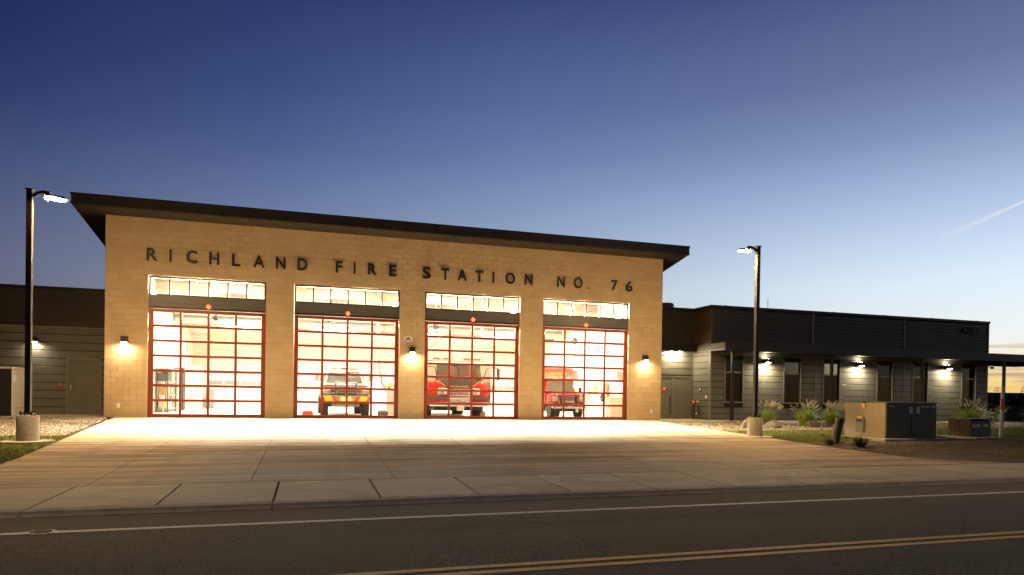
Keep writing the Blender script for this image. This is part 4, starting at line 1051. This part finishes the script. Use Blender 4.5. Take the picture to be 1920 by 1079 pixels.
def ambulance(x, y):
    v = thing('ambulance', 'red medic truck with lettered box body partly hidden in the fourth bay', 'ambulance', (x, y, 0))
    MB().rbox(-.86, .86, .25, 1.5, .62, 1.16, .10, 3).build('hood', M['fire_red'], v, True)
    mb = MB(); mb.add([(-.84,1.25,1.14),(.84,1.25,1.14),(.84,2.6,1.14),(-.84,2.6,1.14),(-.66,1.85,1.78),(.66,1.85,1.78),(.70,2.6,1.78),(-.70,2.6,1.78)],
                      [(4,5,6,7),(0,1,5,4),(1,2,6,5),(2,3,7,6),(3,0,4,7)]); mb.rbox(-.88, .88, 1.4, 2.6, .55, 1.16, .05, 2); mb.build('cab', M['fire_red'], v)
    n = Vector((0,-.73,.68)); MB().quad(*[tuple(Vector(p)+n*.012) for p in ((-.76,1.31,1.20),(.76,1.31,1.20),(.62,1.80,1.72),(-.62,1.80,1.72))]).build('windscreen', M['windscreen'], v)
    bx_ = MB().rbox(-1.16, 1.16, 2.62, 6.0, .55, 2.36, .05, 2).build('box_body', M['fire_red'], v)
    mb = MB(); mb.prism([(2.62,1.76),(2.62,2.30),(1.95,2.26),(1.75,1.84)], 'x', -1.10, 1.10); mb.build('cab_fairing', M['fire_red'], v)
    nf = text_mesh('RICHLAND FIRE DEPT.', 1, .01, .012); t_ = place_text(nf, -1.0, .62, 1.97, 2.13, 1.77, M['hi_yellow'], 'lettering', v)
    lb = MB().rbox(-1.05, 1.05, 2.60, 2.75, 2.37, 2.48, .02, 2).build('light_bar', M['lamp_lens'], v)
    for k in range(5): MB().box(-.98+k*.42, -.66+k*.42, 2.585, 2.599, 2.385, 2.465).build('lamp', M['hi_red'] if k != 2 else M['white_plastic'], lb)
    g = MB().rbox(-.52, .52, .20, .27, .70, 1.04, .03, 2).build('grille', M['chrome'], v, True)
    for z in (.76, .86, .96): MB().rbox(-.48, .48, .185, .20, z-.022, z+.012, .006, 1).build('grille_slot', M['black'], g)
    for s in (-1, 1):
        MB().rbox(s*.42-.05, s*.42+.05, .12, .19, .62, 1.06, .02, 2).build('guard_post', M['black'], v)
        MB().rbox(s*.70-.14, s*.70+.14, .21, .28, .78, 1.0, .03, 2).build('headlight', M['lamp_lens'], v); MB().lathe([(.05,0),(.055,-.02),(.02,-.03)], (s*.66,.20,1.08), 12, 'y').build('warning_light', M['white_plastic'], v, True)
        m_ = MB().rbox(s*1.10-.09, s*1.10+.09, 1.42, 1.50, 1.15, 1.45, .03, 2).build('mirror', M['dark_metal'], v); MB().tube([(s*.84,1.5,1.24),(s*1.05,1.46,1.24)], .02, 6).build('arm', M['dark_metal'], m_)
    b = MB().rbox(-.92, .92, .0, .24, .46, .66, .04, 2).build('bumper', M['chrome'], v, True); MB().box(-.13, .13, -.012, -.001, .50, .62).build('number_plate', M['white_plastic'], b)
    MB().rbox(-.7, .7, .3, 6.2, .32, .50, .03, 1).build('chassis', M['dark_metal'], v)
    for s in (-1, 1): wheel(v, s*.74, .85, .40, .26); wheel(v, s*.86, 4.9, .40, .42)
    return v
ambulance(17.70, 1.15).scale = (.86, .80, .97)

# ================================================================== THINGS INSIDE THE BAYS
rack = thing('storage_rack', 'open steel storage rack with boxes along the left wall of the first bay', 'rack', (.40, 6.2, .004))
for yy in (0, 1.9):
    for xx in (.0, .45): MB().box(xx, xx+.04, yy, yy+.04, 0, 1.95).build('upright', M['dark_metal'], rack)
for z in (.15, .75, 1.35, 1.92): MB().box(0, .49, 0, 1.94, z, z+.03).build('shelf', M['grey_metal'], rack)
bar(rack, 'brace', [(.47,.04,.2),(.47,1.9,1.3)], .012, 'dark_metal')
for k, (yy, z, w, h, mt) in enumerate(((.2,.78,.5,.4,'wood'),(.9,.78,.6,.3,'grey_metal'),(.15,1.38,.7,.35,'dark_metal'),(1.1,1.38,.5,.42,'tan_paint'),(.3,.18,.8,.4,'cream'))):
    c = thing('storage_box', ('brown carton','grey metal case','dark equipment case','tan lidded tote','cream plastic tub')[k]+' on the steel rack in the first bay', 'box', (.65, 6.2+yy+w/2, z+.004))
    MB().rbox(-.2, .2, -w/2, w/2, 0, h, .01, 1).build('body', M[mt], c); MB().rbox(-.21, .21, -w/2-.01, w/2+.01, h-.04, h+.01, .006, 1).build('lid', M[mt], c)
def cabinet(x0, x1, y0, y1, h, mat, name, lab, cat, face='y'):
    c = thing(name, lab, cat, ((x0+x1)/2, (y0+y1)/2, .004)); dx, dy = (x1-x0)/2, (y1-y0)/2
    MB().rbox(-dx, dx, -dy, dy, 0, h, .01, 1).build('body', M[mat], c)
    if face == 'y':
        MB().box(-dx+.02, -.005, -dy-.012, -dy-.001, .05, h-.03).build('door', M[mat], c); MB().box(.005, dx-.02, -dy-.012, -dy-.001, .05, h-.03).build('door', M[mat], c); MB().box(-.03, -.015, -dy-.03, -dy-.012, h*.45, h*.6).build('handle', M['dark_metal'], c)
    else:
        s = -1 if face == '-x' else 1
        xa = s*dx
        for a, b in ((-dy+.02, -.005), (.005, dy-.02)): MB().box(min(xa, xa+s*.012)+s*.001, max(xa, xa+s*.012)+s*.001, a, b, .05, h-.03).build('door', M[mat], c)
        MB().box(min(xa+s*.013, xa+s*.03), max(xa+s*.013, xa+s*.03), -.03, -.015, h*.45, h*.6).build('handle', M['dark_metal'], c)
    return c
cabinet(.36, .86, 8.6, 9.6, 2.0, 'in_steel', 'locker', 'pale steel locker behind the storage rack in the first bay', 'locker', 'x')
cabinet(.36, .80, 10.4, 11.0, 2.12, 'dark_metal', 'equipment_cabinet', 'tall dark narrow cabinet on the left wall of the first bay', 'cabinet', 'x')
cabinet(.36, 1.1, 13.2, 14.6, 2.3, 'cream', 'supply_cabinet', 'wide cream cupboard near the back of the first bay', 'cabinet', 'x')
cabinet(1.15, 1.55, 15.6, 16.1, 1.15, 'grey_metal', 'tool_chest', 'grey tool chest at the back wall of the first bay', 'cabinet')
cabinet(10.25, 10.75, 5.2, 5.7, 1.2, 'in_steel', 'parts_locker', 'grey locker standing right of the brush truck', 'locker')
def bag(x, y, w, d, h, mat, lab, name='gear_bag'):
    b = thing(name, lab, 'bag', (x, y, .004)); MB().rbox(-w/2, w/2, -d/2, d/2, 0, h, min(w,d,h)*.35, 4).build('body', M[mat], b, True)
    bar(b, 'handle', [(-w*.25,0,h-.02),(-w*.15,0,h+.07),(w*.15,0,h+.07),(w*.25,0,h-.02)], .014, 'black')
bag(6.75, 1.6, .42, .35, .26, 'hi_red', 'red and black gear bag left of the brush truck')
bag(9.75, 2.2, .40, .4, .28, 'dark_metal', 'dark gear bag right of the brush truck wheels')
bag(10.6, 1.5, .34, .3, .12, 'black', 'flat black pouch on the bay floor near the right jamb of the second bay')
# right wall gear in the fourth bay
XR = W1-.335
def hose(y, z, r, mat, lab):
    h = thing('hose_coil', lab, 'hose', (XR, y, z)); pts = []
    for k in range(41):
        a = 2*math.pi*k/13; rr = r*(1-.012*k/3); pts.append((-.05-.0018*k, rr*math.cos(a)*.6, rr*math.sin(a)))
    MB().tube(pts, .018, 6).build('hose', M[mat], h, True); MB().cyl((-.001,0,r*.9), (-.14,0,r*.92), .02, n=8).build('hook', M['dark_metal'], h)
hose(6.2, 1.35, .26, 'hi_yellow', 'yellow hose coil hanging on the right wall of the fourth bay')
hose(5.3, .95, .20, 'dark_metal', 'dark hose coil hanging low on the right wall of the fourth bay')
def coat(y, z, mat, lab):
    c = thing('turnout_coat', lab, 'coat', (XR, y, z)); mb = MB(); mb.prism([(-.20,-.45),(.20,-.45),(.16,.25),(.05,.34),(-.05,.34),(-.16,.25)], 'x', -.16, -.03); mb.build('coat_body', M[mat], c)
    MB().box(-.165, -.161, -.185, .185, -.30, -.24).build('reflective_band', M['hi_yellow'], c); MB().cyl((-.001,0,.36), (-.12,0,.36), .015, n=8).build('hook', M['dark_metal'], c)
coat(4.75, 1.35, 'tan_paint', 'tan turnout coat hanging on the right wall of the fourth bay')
coat(7.2, 1.25, 'in_steel', 'grey coat hanging beside the yellow hose coil in the fourth bay')
wc = thing('wall_cabinet', 'small grey wall cabinet high on the right wall of the fourth bay', 'cabinet', (XR, 3.3, 2.04)); MB().rbox(-.30, -.001, -.22, .22, -.18, .18, .01, 1).build('body', M['grey_metal'], wc); MB().box(-.312,-.301,-.20,.20,-.16,.16).build('door', M['in_steel'], wc)
cabinet(20.5, XR, 3.0, 3.5, 1.0, 'cream', 'work_bench', 'cream workbench cabinet against the right wall of the fourth bay', 'bench', '-x')
def reel(x, y, z, lab):
    r_ = thing('cord_reel', lab, 'reel', (x, y, z)); MB().lathe([(.14,-.08),(.16,-.06),(.16,.06),(.14,.08)], (0,0,0), 16, 'x').build('drum', M['dark_metal'], r_, True); MB().cyl((0,0,.1), (0,0,rz(y)-.2-z), .012, n=6).build('stem', M['in_steel'], r_)
    MB().cyl((0,0,-.1), (.02,0,-.7), .008, n=5).build('cord', M['black'], r_); MB().rbox(-.03,.07,-.04,.04,-.82,-.70,.01,1).build('plug', M['hi_yellow'], r_)
reel(3.05, 4.0, 4.05, 'cord reel hanging from the ceiling of the first bay'); reel(12.35, 4.6, 4.15, 'cord reel hanging from the ceiling of the third bay'); reel(19.4, 5.0, 3.75, 'cord reel hanging from the ceiling of the fourth bay')
helm = thing('hose_roll', 'rolled tan hose lying on the floor right of the fire engine', 'hose', (14.15, 2.6, .004)); MB().lathe([(.03,-.04),(.12,-.05),(.14,0),(.12,.05),(.03,.04)], (0,0,.14), 18, 'y').build('roll', M['tan_paint'], helm, True); MB().cyl((.1,0,.02), (.22,-.1,.02), .025, n=8).build('coupling', M['chrome'], helm)

du = thing('ceiling_duct', 'long round pale duct hung under the bay ceiling', 'duct', (W0+.4, 10.6, 4.55))
MB().cyl((0,0,0), (20.4,0,0), .22, n=18).build('pipe', M['in_steel'], du, True)
for k in range(7):
    MB().lathe([(.235,-.03),(.235,.03)], (1.5+k*2.9,0,0), 18, 'x').build('collar', M['grey_metal'], du, True); MB().cyl((1.5+k*2.9,0,.2), (1.5+k*2.9,0,rz(10.6)-.2-4.55), .012, n=6).build('hanger', M['in_steel'], du)
for i, (x, y) in enumerate(((5.0, 5.2), (9.85, 6.0), (14.75, 5.4))):
    eh = thing('exhaust_hose', 'dark vehicle exhaust hose hanging from the ceiling of the %s bay' % ('first','second','third')[i], 'hose', (x, y, 0)); zt = rz(y)-.2
    MB().tube([(0,0,zt),(.02,0,3.6),(.10,.05,2.4),(.25,.1,1.5),(.45,.1,1.1),(.60,.1,1.35)], .075, 10).build('hose', M['grey_metal'], eh, True); MB().cyl((.60,.1,1.35), (.66,.1,1.5), .095, n=12).build('nozzle', M['hi_yellow'], eh, True)
for i, x in enumerate((2.2, 8.0, 14.0, 19.2)):
    sp_ = thing('sprinkler_pipe', 'thin pipe with sprinkler heads running back along the ceiling of the %s bay' % ('first','second','third','fourth')[i], 'pipe', (x, 0, 0))
    MB().cyl((0,.5,rz(.5)-.75), (0,16,rz(16)-.75), .03, n=8).build('pipe', M['in_steel'], sp_)
    for k in range(5): y = 1.5+k*3; MB().cyl((0,y,rz(y)-.78), (0,y,rz(y)-.86), .02, .03, 8).build('head', M['chrome'], sp_)
# ================================================================== UTILITY CABINETS, POSTS
def transformer():
    z = gz(25.6, -8.4)+.0
    t = thing('transformer', 'large tan and dark green transformer cabinet on a concrete pad', 'transformer', (24.6, -9.0, z+.02))
    MB().rbox(-.35, 2.45, -.35, 2.05, -.12, .03, .015, 1).build('concrete_pad', M['conc'], t)
    LX, LY, H = 2.07, 1.75, 1.16
    MB().rbox(0, LX, .012, LY, .03, H, .012, 1).build('tank', M['tan_paint'], t)
    MB().box(.012, LX-.012, -.03, .011, .12, H-.045).build('front_panel', M['green_paint'], t)
    MB().box(.004, LX-.004, -.022, .011, .035, .118).build('base_rail', M['green_paint'], t)
    MB().box(LX/2-.006, LX/2+.006, -.036, -.031, .13, H-.06).build('door_gap', M['groove'], t)
    mb = MB(); mb.prism([(-.06,H+.0),(LY+.02,H+.0),(LY+.02,H+.05),(.1,H+.05),(-.06,H+.02)], 'x', .02, LX+.03); mb.build('lid', M['green_paint'], t)
    MB().box(-.012, .0, -.0, LY-.02, .05, .075).build('side_flange', M['tan_paint'], t)
    for xx in (.93, 1.22): MB().box(xx, xx+.13, -.038, -.032, .83, 1.06).build('warning_label', M['white_plastic'], t)
    MB().box(.08, .32, -.037, -.032, 1.03, 1.08).build('yellow_label', M['gold'], t)
    MB().box(1.36, 1.80, -.037, -.032, 1.03, 1.08).build('yellow_label', M['gold'], t); MB().box(1.86, 2.02, -.037, -.032, 1.02, 1.09).build('number_label', M['white_plastic'], t)
    hk = MB().box(-.03, -.001, .82, .96, H-.16, H-.02).build('hasp', M['gold'], t); MB().cyl((-.02,.89,H-.02), (-.02,.89,H+.05), .03, n=8).build('padlock', M['chrome'], hk)
    # arched bollard-shaped guard seen against the tan end
    mb = MB(); pts = [(.86,.18)]+[(1.03+.17*math.cos(a), .62+.13*math.sin(a)) for a in [math.pi-math.pi*k/8 for k in range(9)]]+[(1.20,.18)]
    mb.prism(pts, 'x', -.05, -.002); ac = mb.build('access_cover', M['trim'], t); MB().box(-.056, -.051, .93, 1.13, .64, .71).build('yellow_label', M['gold'], ac); MB().box(-.056,-.051,.91,1.15,.52,.60).build('black_label', M['black'], ac)
    return t
transformer()
def pedestal():
    z = gz(29, -8.3); t = thing('utility_pedestal', 'low brown and green utility box right of the big transformer', 'utility box', (28.6, -8.65, z+.02))
    MB().rbox(-.3, 1.25, -.45, 1.1, -.12, .03, .015, 1).build('concrete_pad', M['conc'], t)
    LX, LY, H = .92, .84, .62
    mb = MB(); mb.prism([(0,.03),(LY,.03),(LY,H-.06),(LY-.06,H),(.06,H),(0,H-.06)], 'x', .0, LX); mb.build('cabinet', M['bark'], t)
    mb = MB(); mb.prism([(-.012,.03),(-.001,.03),(-.001,H-.05),(-.012,H-.05)], 'x', .01, LX-.01); mb.build('front_panel', M['green_paint'], t)
    MB().rbox(-.015, LX+.015, -.02, LY+.02, H-.001, H+.03, .01, 1).build('lid', M['green_paint'], t)
    MB().box(-.006, -.001, LY*.48, LY*.5, .05, H-.08).build('panel_gap', M['groove'], t); MB().cyl((-.001,.62,H-.12), (-.02,.62,H-.12), .03, n=10).build('bolt', M['dark_metal'], t)
    for k in range(4): MB().box(.08+k*.09, .15+k*.09, -.017, -.013, .36, .47).build('label', M['white_plastic'], t)
    MB().box(.55, .78, -.017, -.013, .38, .46).build('label', M['white_plastic'], t); MB().lathe([(.05,0),(.05,-.02)], (.42,-.013,.12), 12, 'y').build('latch', M['dark_metal'], t)
pedestal()
def lbox():
    z = gz(-2.6, -.6)-.02; t = thing('generator_cabinet', 'tall utility cabinet, its shaded front coloured dark, behind the left lamp post', 'utility box', (-4.4, -.9, z))
    H = 1.62
    MB().rbox(0, 2.0, .0, 1.3, .08, H, .015, 1).build('cabinet', M['cream'], t); MB().box(.01, 1.99, -.022, -.002, .10, H-.02).build('front_panel', M['black'], t)  # one cabinet: lit side coloured cream, shaded front coloured black
    MB().rbox(-.08, 2.08, -.1, 1.4, -.1, .08, .01, 1).build('concrete_pad', M['conc'], t); MB().rbox(-.03, 2.03, -.04, 1.33, H, H+.05, .01, 1).build('lid', M['cream'], t)
    MB().box(2.001, 2.012, .12, .30, 1.2, 1.42).build('label', M['white_plastic'], t); MB().box(2.001, 2.012, .9, 1.1, 1.2, 1.4).build('label', M['white_plastic'], t); MB().box(2.001,2.006,.05,1.25,.34,.35).build('seam', M['groove'], t)
lbox()
mp_ = thing('marker_post', 'white marker post with a red band standing at the lawn edge', 'post', (30.56, -8.2, gz(30.56,-8.2)))
bar(mp_, 'post', [(0,0,-.2),(.035,0,.97)], .055, 'white_plastic', 14); bar(mp_, 'red_band', [(.035,0,.97),(.048,0,1.38)], .060, 'hi_red', 14); bar(mp_, 'post_top', [(.048,0,1.38),(.06,0,1.82)], .05, 'white_plastic', 14)
lp = thing('leaning_pipe', 'leaning green pipe marker beside the transformer pad', 'post', (21.98, -9.7, gz(22,-9.7)))
MB().tube([(0,0,-.15),(.10,0,.32),(.20,0,.72)], .125, 16).build('pipe', M['green_paint'], lp, True); MB().cyl((.185,0,.66),(.206,0,.745), .14, n=16).build('rim', M['green_paint'], lp, True)
mc = thing('valve_cover', 'round iron valve cover set in the road on the white line', 'manhole cover', (3.9, -17.64, gz(3.9,-17.64)+.003))
MB().lathe([(.15,-.02),(.15,.004),(.13,.006)], n=28).build('ring', M['black'], mc); MB().lathe([(.115,-.01),(.115,.008)], n=28).build('lid', M['asphalt'], mc)

# ================================================================== PLANTS, ROCKS, GRAVEL
def blade(mb, p, az, lean, L, w, seg=4, droop=1.0):
    d = Vector((math.cos(az), math.sin(az), 0)); s = Vector((-d.y, d.x, 0)); q = Vector(p); vs = []
    for i in range(seg+1):
        t = i/seg; a = lean+droop*t*t
        vs.append((q, w*(1-t)**.7 if i < seg else 0)); q = q+(d*math.sin(a)+Vector((0,0,1))*math.cos(a))*(L/seg)
    pts = []; 
    for c, ww in vs[:-1]: pts += [c-s*ww/2, c+s*ww/2]
    pts.append(vs[-1][0]); n = len(pts)
    fs = [(2*i, 2*i+1, 2*i+3, 2*i+2) for i in range(seg-1)]+[(n-3, n-2, n-1)]
    mb.add(pts, fs); return vs
def fountain_grass(x, y, h, r, lab, seed, nb=420, npl=26, pl=True, mats=('fgrass','plume'), dark=False):
    random.seed(seed); t = thing('fountain_grass' if pl else 'grass_tuft', lab, 'plant', (x, y, gz(x,y)-.02), 0)
    mb = MB()
    for k in range(nb):
        az = random.uniform(0, 2*math.pi); rr = r*.28*math.sqrt(random.random())
        blade(mb, (rr*math.cos(az), rr*math.sin(az), 0), az+random.gauss(0,.35), random.uniform(.03,.75), h*random.uniform(.6,1.12), .016, 4, random.uniform(.4,1.4))
    mb.build('blades', M[mats[0]], t, fix=False)
    if pl:
        st, mb = MB(), MB()
        for k in range(npl):
            az = random.uniform(-1.0, 1.2) if random.random() < .7 else random.uniform(0, 2*math.pi)
            q = blade(st, (0,0,0), az, random.uniform(.05,.5), h*random.uniform(1.0,1.3), .006, 5, random.uniform(.4,.9))
            a, b = Vector(q[-2][0]), Vector(q[-1][0]); d = (b-a).normalized()
            o_ = d.orthogonal().normalized(); pr = [(0,.003),(.03,.009),(.09,.012),(.14,.008),(.18,.002)]
            mb.tube([b+d*(u-.05) for u, _ in pr], [w_ for _, w_ in pr], 6)
            for m_ in range(44):
                u = random.uniform(0,.17); an_ = random.uniform(0,6.28); rad = (o_*math.cos(an_)+d.cross(o_)*math.sin(an_)).normalized()
                c = b+d*(u-.05); mb.add([c-d*.003, c+d*.003, c+rad*.032+d*.035], [(0,1,2)])
        st.build('stems', M['fgrass'], t, fix=False); mb.build('plumes', M['plume'], t, fix=False)
    return t
fountain_grass(25.35, -2.1, .78, .5, 'fountain grass with pale plumes just right of the right lamp post footing', 1, npl=60)
fountain_grass(26.55, -3.0, .82, .6, 'broad bright green fountain grass in front of the second wing window', 2, nb=900, npl=40)
fountain_grass(28.25, -2.5, .80, .6, 'plumed fountain grass beside two dark boulders near the leaning pipe', 3, nb=800, npl=70)
fountain_grass(34.6, -3.6, .98, .7, 'fountain grass with long white plumes behind the low utility box', 4, nb=900, npl=80)
fountain_grass(22.1, -10.6, .40, .4, 'dark grass tuft in front of the transformer pad', 5, nb=260, pl=False, mats=('dark_leaf','plume'))
fountain_grass(21.55, -10.0, .26, .35, 'low dark tuft at the foot of the leaning pipe', 6, nb=150, pl=False, mats=('dark_leaf','plume'))
fountain_grass(22.2, -3.2, .22, .2, 'small green weed in the gravel nearest the entry path', 8, nb=60, pl=False)
fountain_grass(23.3, -3.0, .20, .2, 'small green weed in the gravel below the first canopy post', 9, nb=60, pl=False)
def boulder(x, y, sx, sy, sz, mat, lab, seed):
    bm = bmesh.new(); bmesh.ops.create_icosphere(bm, subdivisions=2, radius=1)
    for v in bm.verts:
        n_ = mnoise.noise(v.co*1.3+Vector((seed*7.1, 0, 0)))*.34+mnoise.noise(v.co*2.6+Vector((0, seed*3.3, 0)))*.22
        v.co *= 1+n_; v.co = Vector((v.co.x*sx, v.co.y*sy, max(-.35, v.co.z)*sz))
    me = bpy.data.meshes.new('boulder'); bm.to_mesh(me); bm.free(); me.materials.append(M[mat]); me.polygons.foreach_set('use_smooth', [True]*len(me.polygons))
    try: me.set_sharp_from_angle(angle=R(30))
    except Exception: pass
    tag(link('boulder', me, None, (x, y, gz(x,y)+.05), (0,0,seed)), lab, 'rock', 'boulders in the gravel bed')
boulder(22.75, -4.3, 0.136, 0.186, 0.288, 'boulder_pale', 'pale boulder just left of the right lamp post footing', 1)
boulder(24.2, -4, 0.384, 0.248, 0.259, 'boulder', 'dark boulder just right of the right lamp post footing', 2)
boulder(26.25, -3.75, 0.310, 0.217, 0.245, 'boulder', 'brown boulder at the foot of the broad green fountain grass', 3)
boulder(27.05, -3.6, 0.211, 0.186, 0.259, 'boulder', 'dark rounded boulder left of the leaning pipe, right of the brown one', 4)
boulder(28.35, -3.9, 0.161, 0.186, 0.187, 'boulder', 'small dark boulder behind the leaning pipe', 5)
def shrub(x, y, h, r, lab, seed, nl=420, mat='leaf', leaf=.045):
    random.seed(seed); t = thing('shrub', lab, 'shrub', (x, y, gz(x,y)-.02)); st, lf = MB(), MB()
    for k in range(9):
        az = random.uniform(0, 6.28); tip = Vector((r*.8*math.cos(az), r*.8*math.sin(az), h*random.uniform(.6,1.0)))
        st.tube([(0,0,0), tip*.5+Vector((0,0,.05)), tip], [.012,.008,.004], 5)
        for m_ in range(nl//9):
            u = random.uniform(.25,1.05); c = tip*u+Vector((random.gauss(0,r*.16), random.gauss(0,r*.16), random.gauss(0,h*.08)))
            a = Vector((random.gauss(0,1), random.gauss(0,1), random.gauss(0,.6))).normalized(); b = a.orthogonal().normalized(); s = leaf*random.uniform(.6,1.3)
            lf.add([c-a*s, c+b*s*.45, c+a*s, c-b*s*.45], [(0,1,2,3)])
    st.build('stems', M['bark'], t); lf.build('leaves', M[mat], t, fix=False)
shrub(38.6, -1.6, .95, .75, 'loose pale leafed shrub left of the marker post by the wing corner', 11)
shrub(41.4, -1.5, .9, .7, 'loose pale leafed shrub right of the marker post', 12)
shrub(36.4, -2.6, .55, .5, 'low shrub between the plumed grass and the wing corner', 13, 260)
yt = thing('young_tree', 'young staked tree at the far right beside the lawn', 'tree', (42.9, -1.6, gz(42.9,-1.6)))
bar(yt, 'trunk', [(0,0,-.1),(.02,0,.7),(.05,.02,1.5)], [.022,.018,.008], 'bark', 7)
bar(yt, 'stake', [(-.22,-.08,-.1),(-.30,-.08,1.6)], .035, 'wood', 6)
random.seed(21); lf = MB()
for k in range(420):
    zc = random.uniform(.2,1.6); rr = .34*(1-abs(zc-.7)/1.3); az = random.uniform(0,6.28); c = Vector((rr*random.random()**.5*math.cos(az), rr*random.random()**.5*math.sin(az), zc))
    a = Vector((random.gauss(0,1), random.gauss(0,1), random.gauss(0,.7))).normalized(); b = a.orthogonal().normalized(); s = random.uniform(.03,.06)
    lf.add([c-a*s, c+b*s*.45, c+a*s, c-b*s*.45], [(0,1,2,3)])
lf.build('crown', M['leaf'], yt, fix=False)

def inside(p, poly):
    x, y = p; c = False; n = len(poly)
    for i in range(n):
        x0, y0 = poly[i]; x1, y1 = poly[i-1]
        if (y0 > y) != (y1 > y) and x < (x1-x0)*(y-y0)/(y1-y0)+x0: c = not c
    return c
OCT = [(1,0,0),(-1,0,0),(0,1,0),(0,-1,0),(0,0,1),(0,0,-1)]; OF = [(0,2,4),(2,1,4),(1,3,4),(3,0,4),(2,0,5),(1,2,5),(3,1,5),(0,3,5)]
def pebbles(name, poly, n, s0, s1, mat, lab, seed, dz=0):
    random.seed(seed); mb = MB(); xs = [p[0] for p in poly]; ys = [p[1] for p in poly]; k = 0
    vs, fs = [], []
    while k < n:
        x, y = random.uniform(min(xs), max(xs)), random.uniform(min(ys), max(ys))
        if not inside((x,y), poly): continue
        s = random.uniform(s0, s1); a = random.uniform(0, 6.28); ca, sa = math.cos(a), math.sin(a); e = random.uniform(.6, 1.0); h = random.uniform(.5,.8); z = gz(x,y)+dz
        o = len(vs)
        for (u,v,w) in OCT:
            u2, v2 = u*s*random.uniform(.8,1.2), v*s*e*random.uniform(.8,1.2); vs.append((x+ca*u2-sa*v2, y+sa*u2+ca*v2, z+w*s*h))
        fs += [tuple(i+o for i in f) for f in OF]; k += 1
    me = bpy.data.meshes.new(name); me.from_pydata(vs, [], fs); me.materials.append(M[mat]); o = link(name, me); tag(o, lab, 'gravel', kind='stuff')
pebbles('gravel', [(-5,1.2),(-5,-6.35),(.72,-6.35),(.30,-.85),(-.4,1.2)], 14000, .022, .05, 'gravel', 'tan river gravel beside the left lamp post', 31)
pebbles('gravel', [(21.0,-1.15),(21.0,-5.35),(24,-5.25),(34,-4.2),(45,-3.3),(45,.15),(25.4,.15),(24.6,-1.05)], 16000, .025, .055, 'gravel', 'tan river gravel along the office wing', 32)
pebbles('gravel', [(22.6,-9.2),(22.2,-10.6),(25,-10.2),(30,-9.6),(40,-9.0),(40,-8.4),(31,-8.9),(24.2,-9.4)], 3000, .02, .045, 'gravel_dark', 'dark pebbles around the utility pads', 33)
pebbles('gravel', [(21.0,-9.7),(21.3,-12.6),(25,-11.5),(30,-10.5),(30,-9.4),(23,-9.4)], 2200, .012, .03, 'gravel_dark', 'scattered dark stones in the planting bed', 34)
def lawn(name, poly, n, lab, seed, h=.055):
    random.seed(seed); xs = [p[0] for p in poly]; ys = [p[1] for p in poly]; vs, fs = [], []; k = 0
    while k < n:
        x, y = random.uniform(min(xs), max(xs)), random.uniform(min(ys), max(ys))
        if not inside((x,y), poly): continue
        a = random.uniform(0, 6.28); hh = h*random.uniform(.5,1.25)*(1+.35*mnoise.noise(Vector((x*1.3,y*1.3,0)))); z = gz(x,y)-.012; w = .006; l = random.uniform(0,.04); o = len(vs); ca, sa = math.cos(a), math.sin(a)
        vs += [(x-sa*w, y+ca*w, z), (x+sa*w, y-ca*w, z), (x+ca*l, y+sa*l, z+hh)]; fs.append((o,o+1,o+2)); k += 1
    me = bpy.data.meshes.new(name); me.from_pydata(vs, [], fs); me.materials.append(M['grass']); tag(link(name, me), lab, 'grass', kind='stuff')
lawn('grass', [(-6,-6.45),(-6,-14.2),(1.0,-14.2),(1.33,-11.8),(.82,-6.45)], 60000, 'mown lawn at the left of the driveway', 41)
lawn('grass', [(21.0,-5.45),(21.0,-9.5),(23,-9.0),(31,-7.75),(50,-7.4),(50,-3.4),(34,-4.3),(24,-5.4)], 110000, 'mown lawn strip beside the right lamp post', 42)
lawn('grass', [(24.3,-12.3),(24.3,-14.0),(40,-14.0),(40,-12.0),(27,-12.2)], 16000, 'rough grass verge beside the sidewalk at the far right', 43, .05)

# far trees on the plain beyond the wing
def far_tree(x, y, h, seed, lab):
    random.seed(seed); z = -1.5; t = thing('far_tree', lab, 'tree', (x, y, z), 0, 'dark trees on the plain')
    bar(t, 'trunk', [(0,0,0),(0,0,h*.5)], [h*.03,h*.015], 'bark', 6); lf = MB()
    cl = [(random.gauss(0,h*.22), random.gauss(0,h*.22), h*random.uniform(.35,.95), h*random.uniform(.10,.2)) for _ in range(16)]
    for (a,b,c,r) in cl:
        for k in range(26):
            v = Vector((random.gauss(0,1), random.gauss(0,1), random.gauss(0,1))).normalized()*r*random.uniform(.5,1.1); p = Vector((a,b,c))+v
            u = Vector((random.gauss(0,1), random.gauss(0,1), random.gauss(0,1))).normalized(); w = u.orthogonal().normalized(); s = h*.035
            lf.add([p-u*s, p+w*s, p+u*s, p-w*s], [(0,1,2,3)])
    lf.build('crown', M['tree_leaf'], t, fix=False)
TL = [(190,100,7.5),(205,118,8.0),(222,150,6.5),(250,140,9.0),(268,160,8.0),(176,122,6.0),(300,205,9.5)]
for k, (x, y, h) in enumerate(TL): far_tree(x, y, h, 60+k, 'dark tree far off on the plain, %s in the row beyond the marker post' % ('first','second','third','fourth','fifth','sixth','seventh')[k])
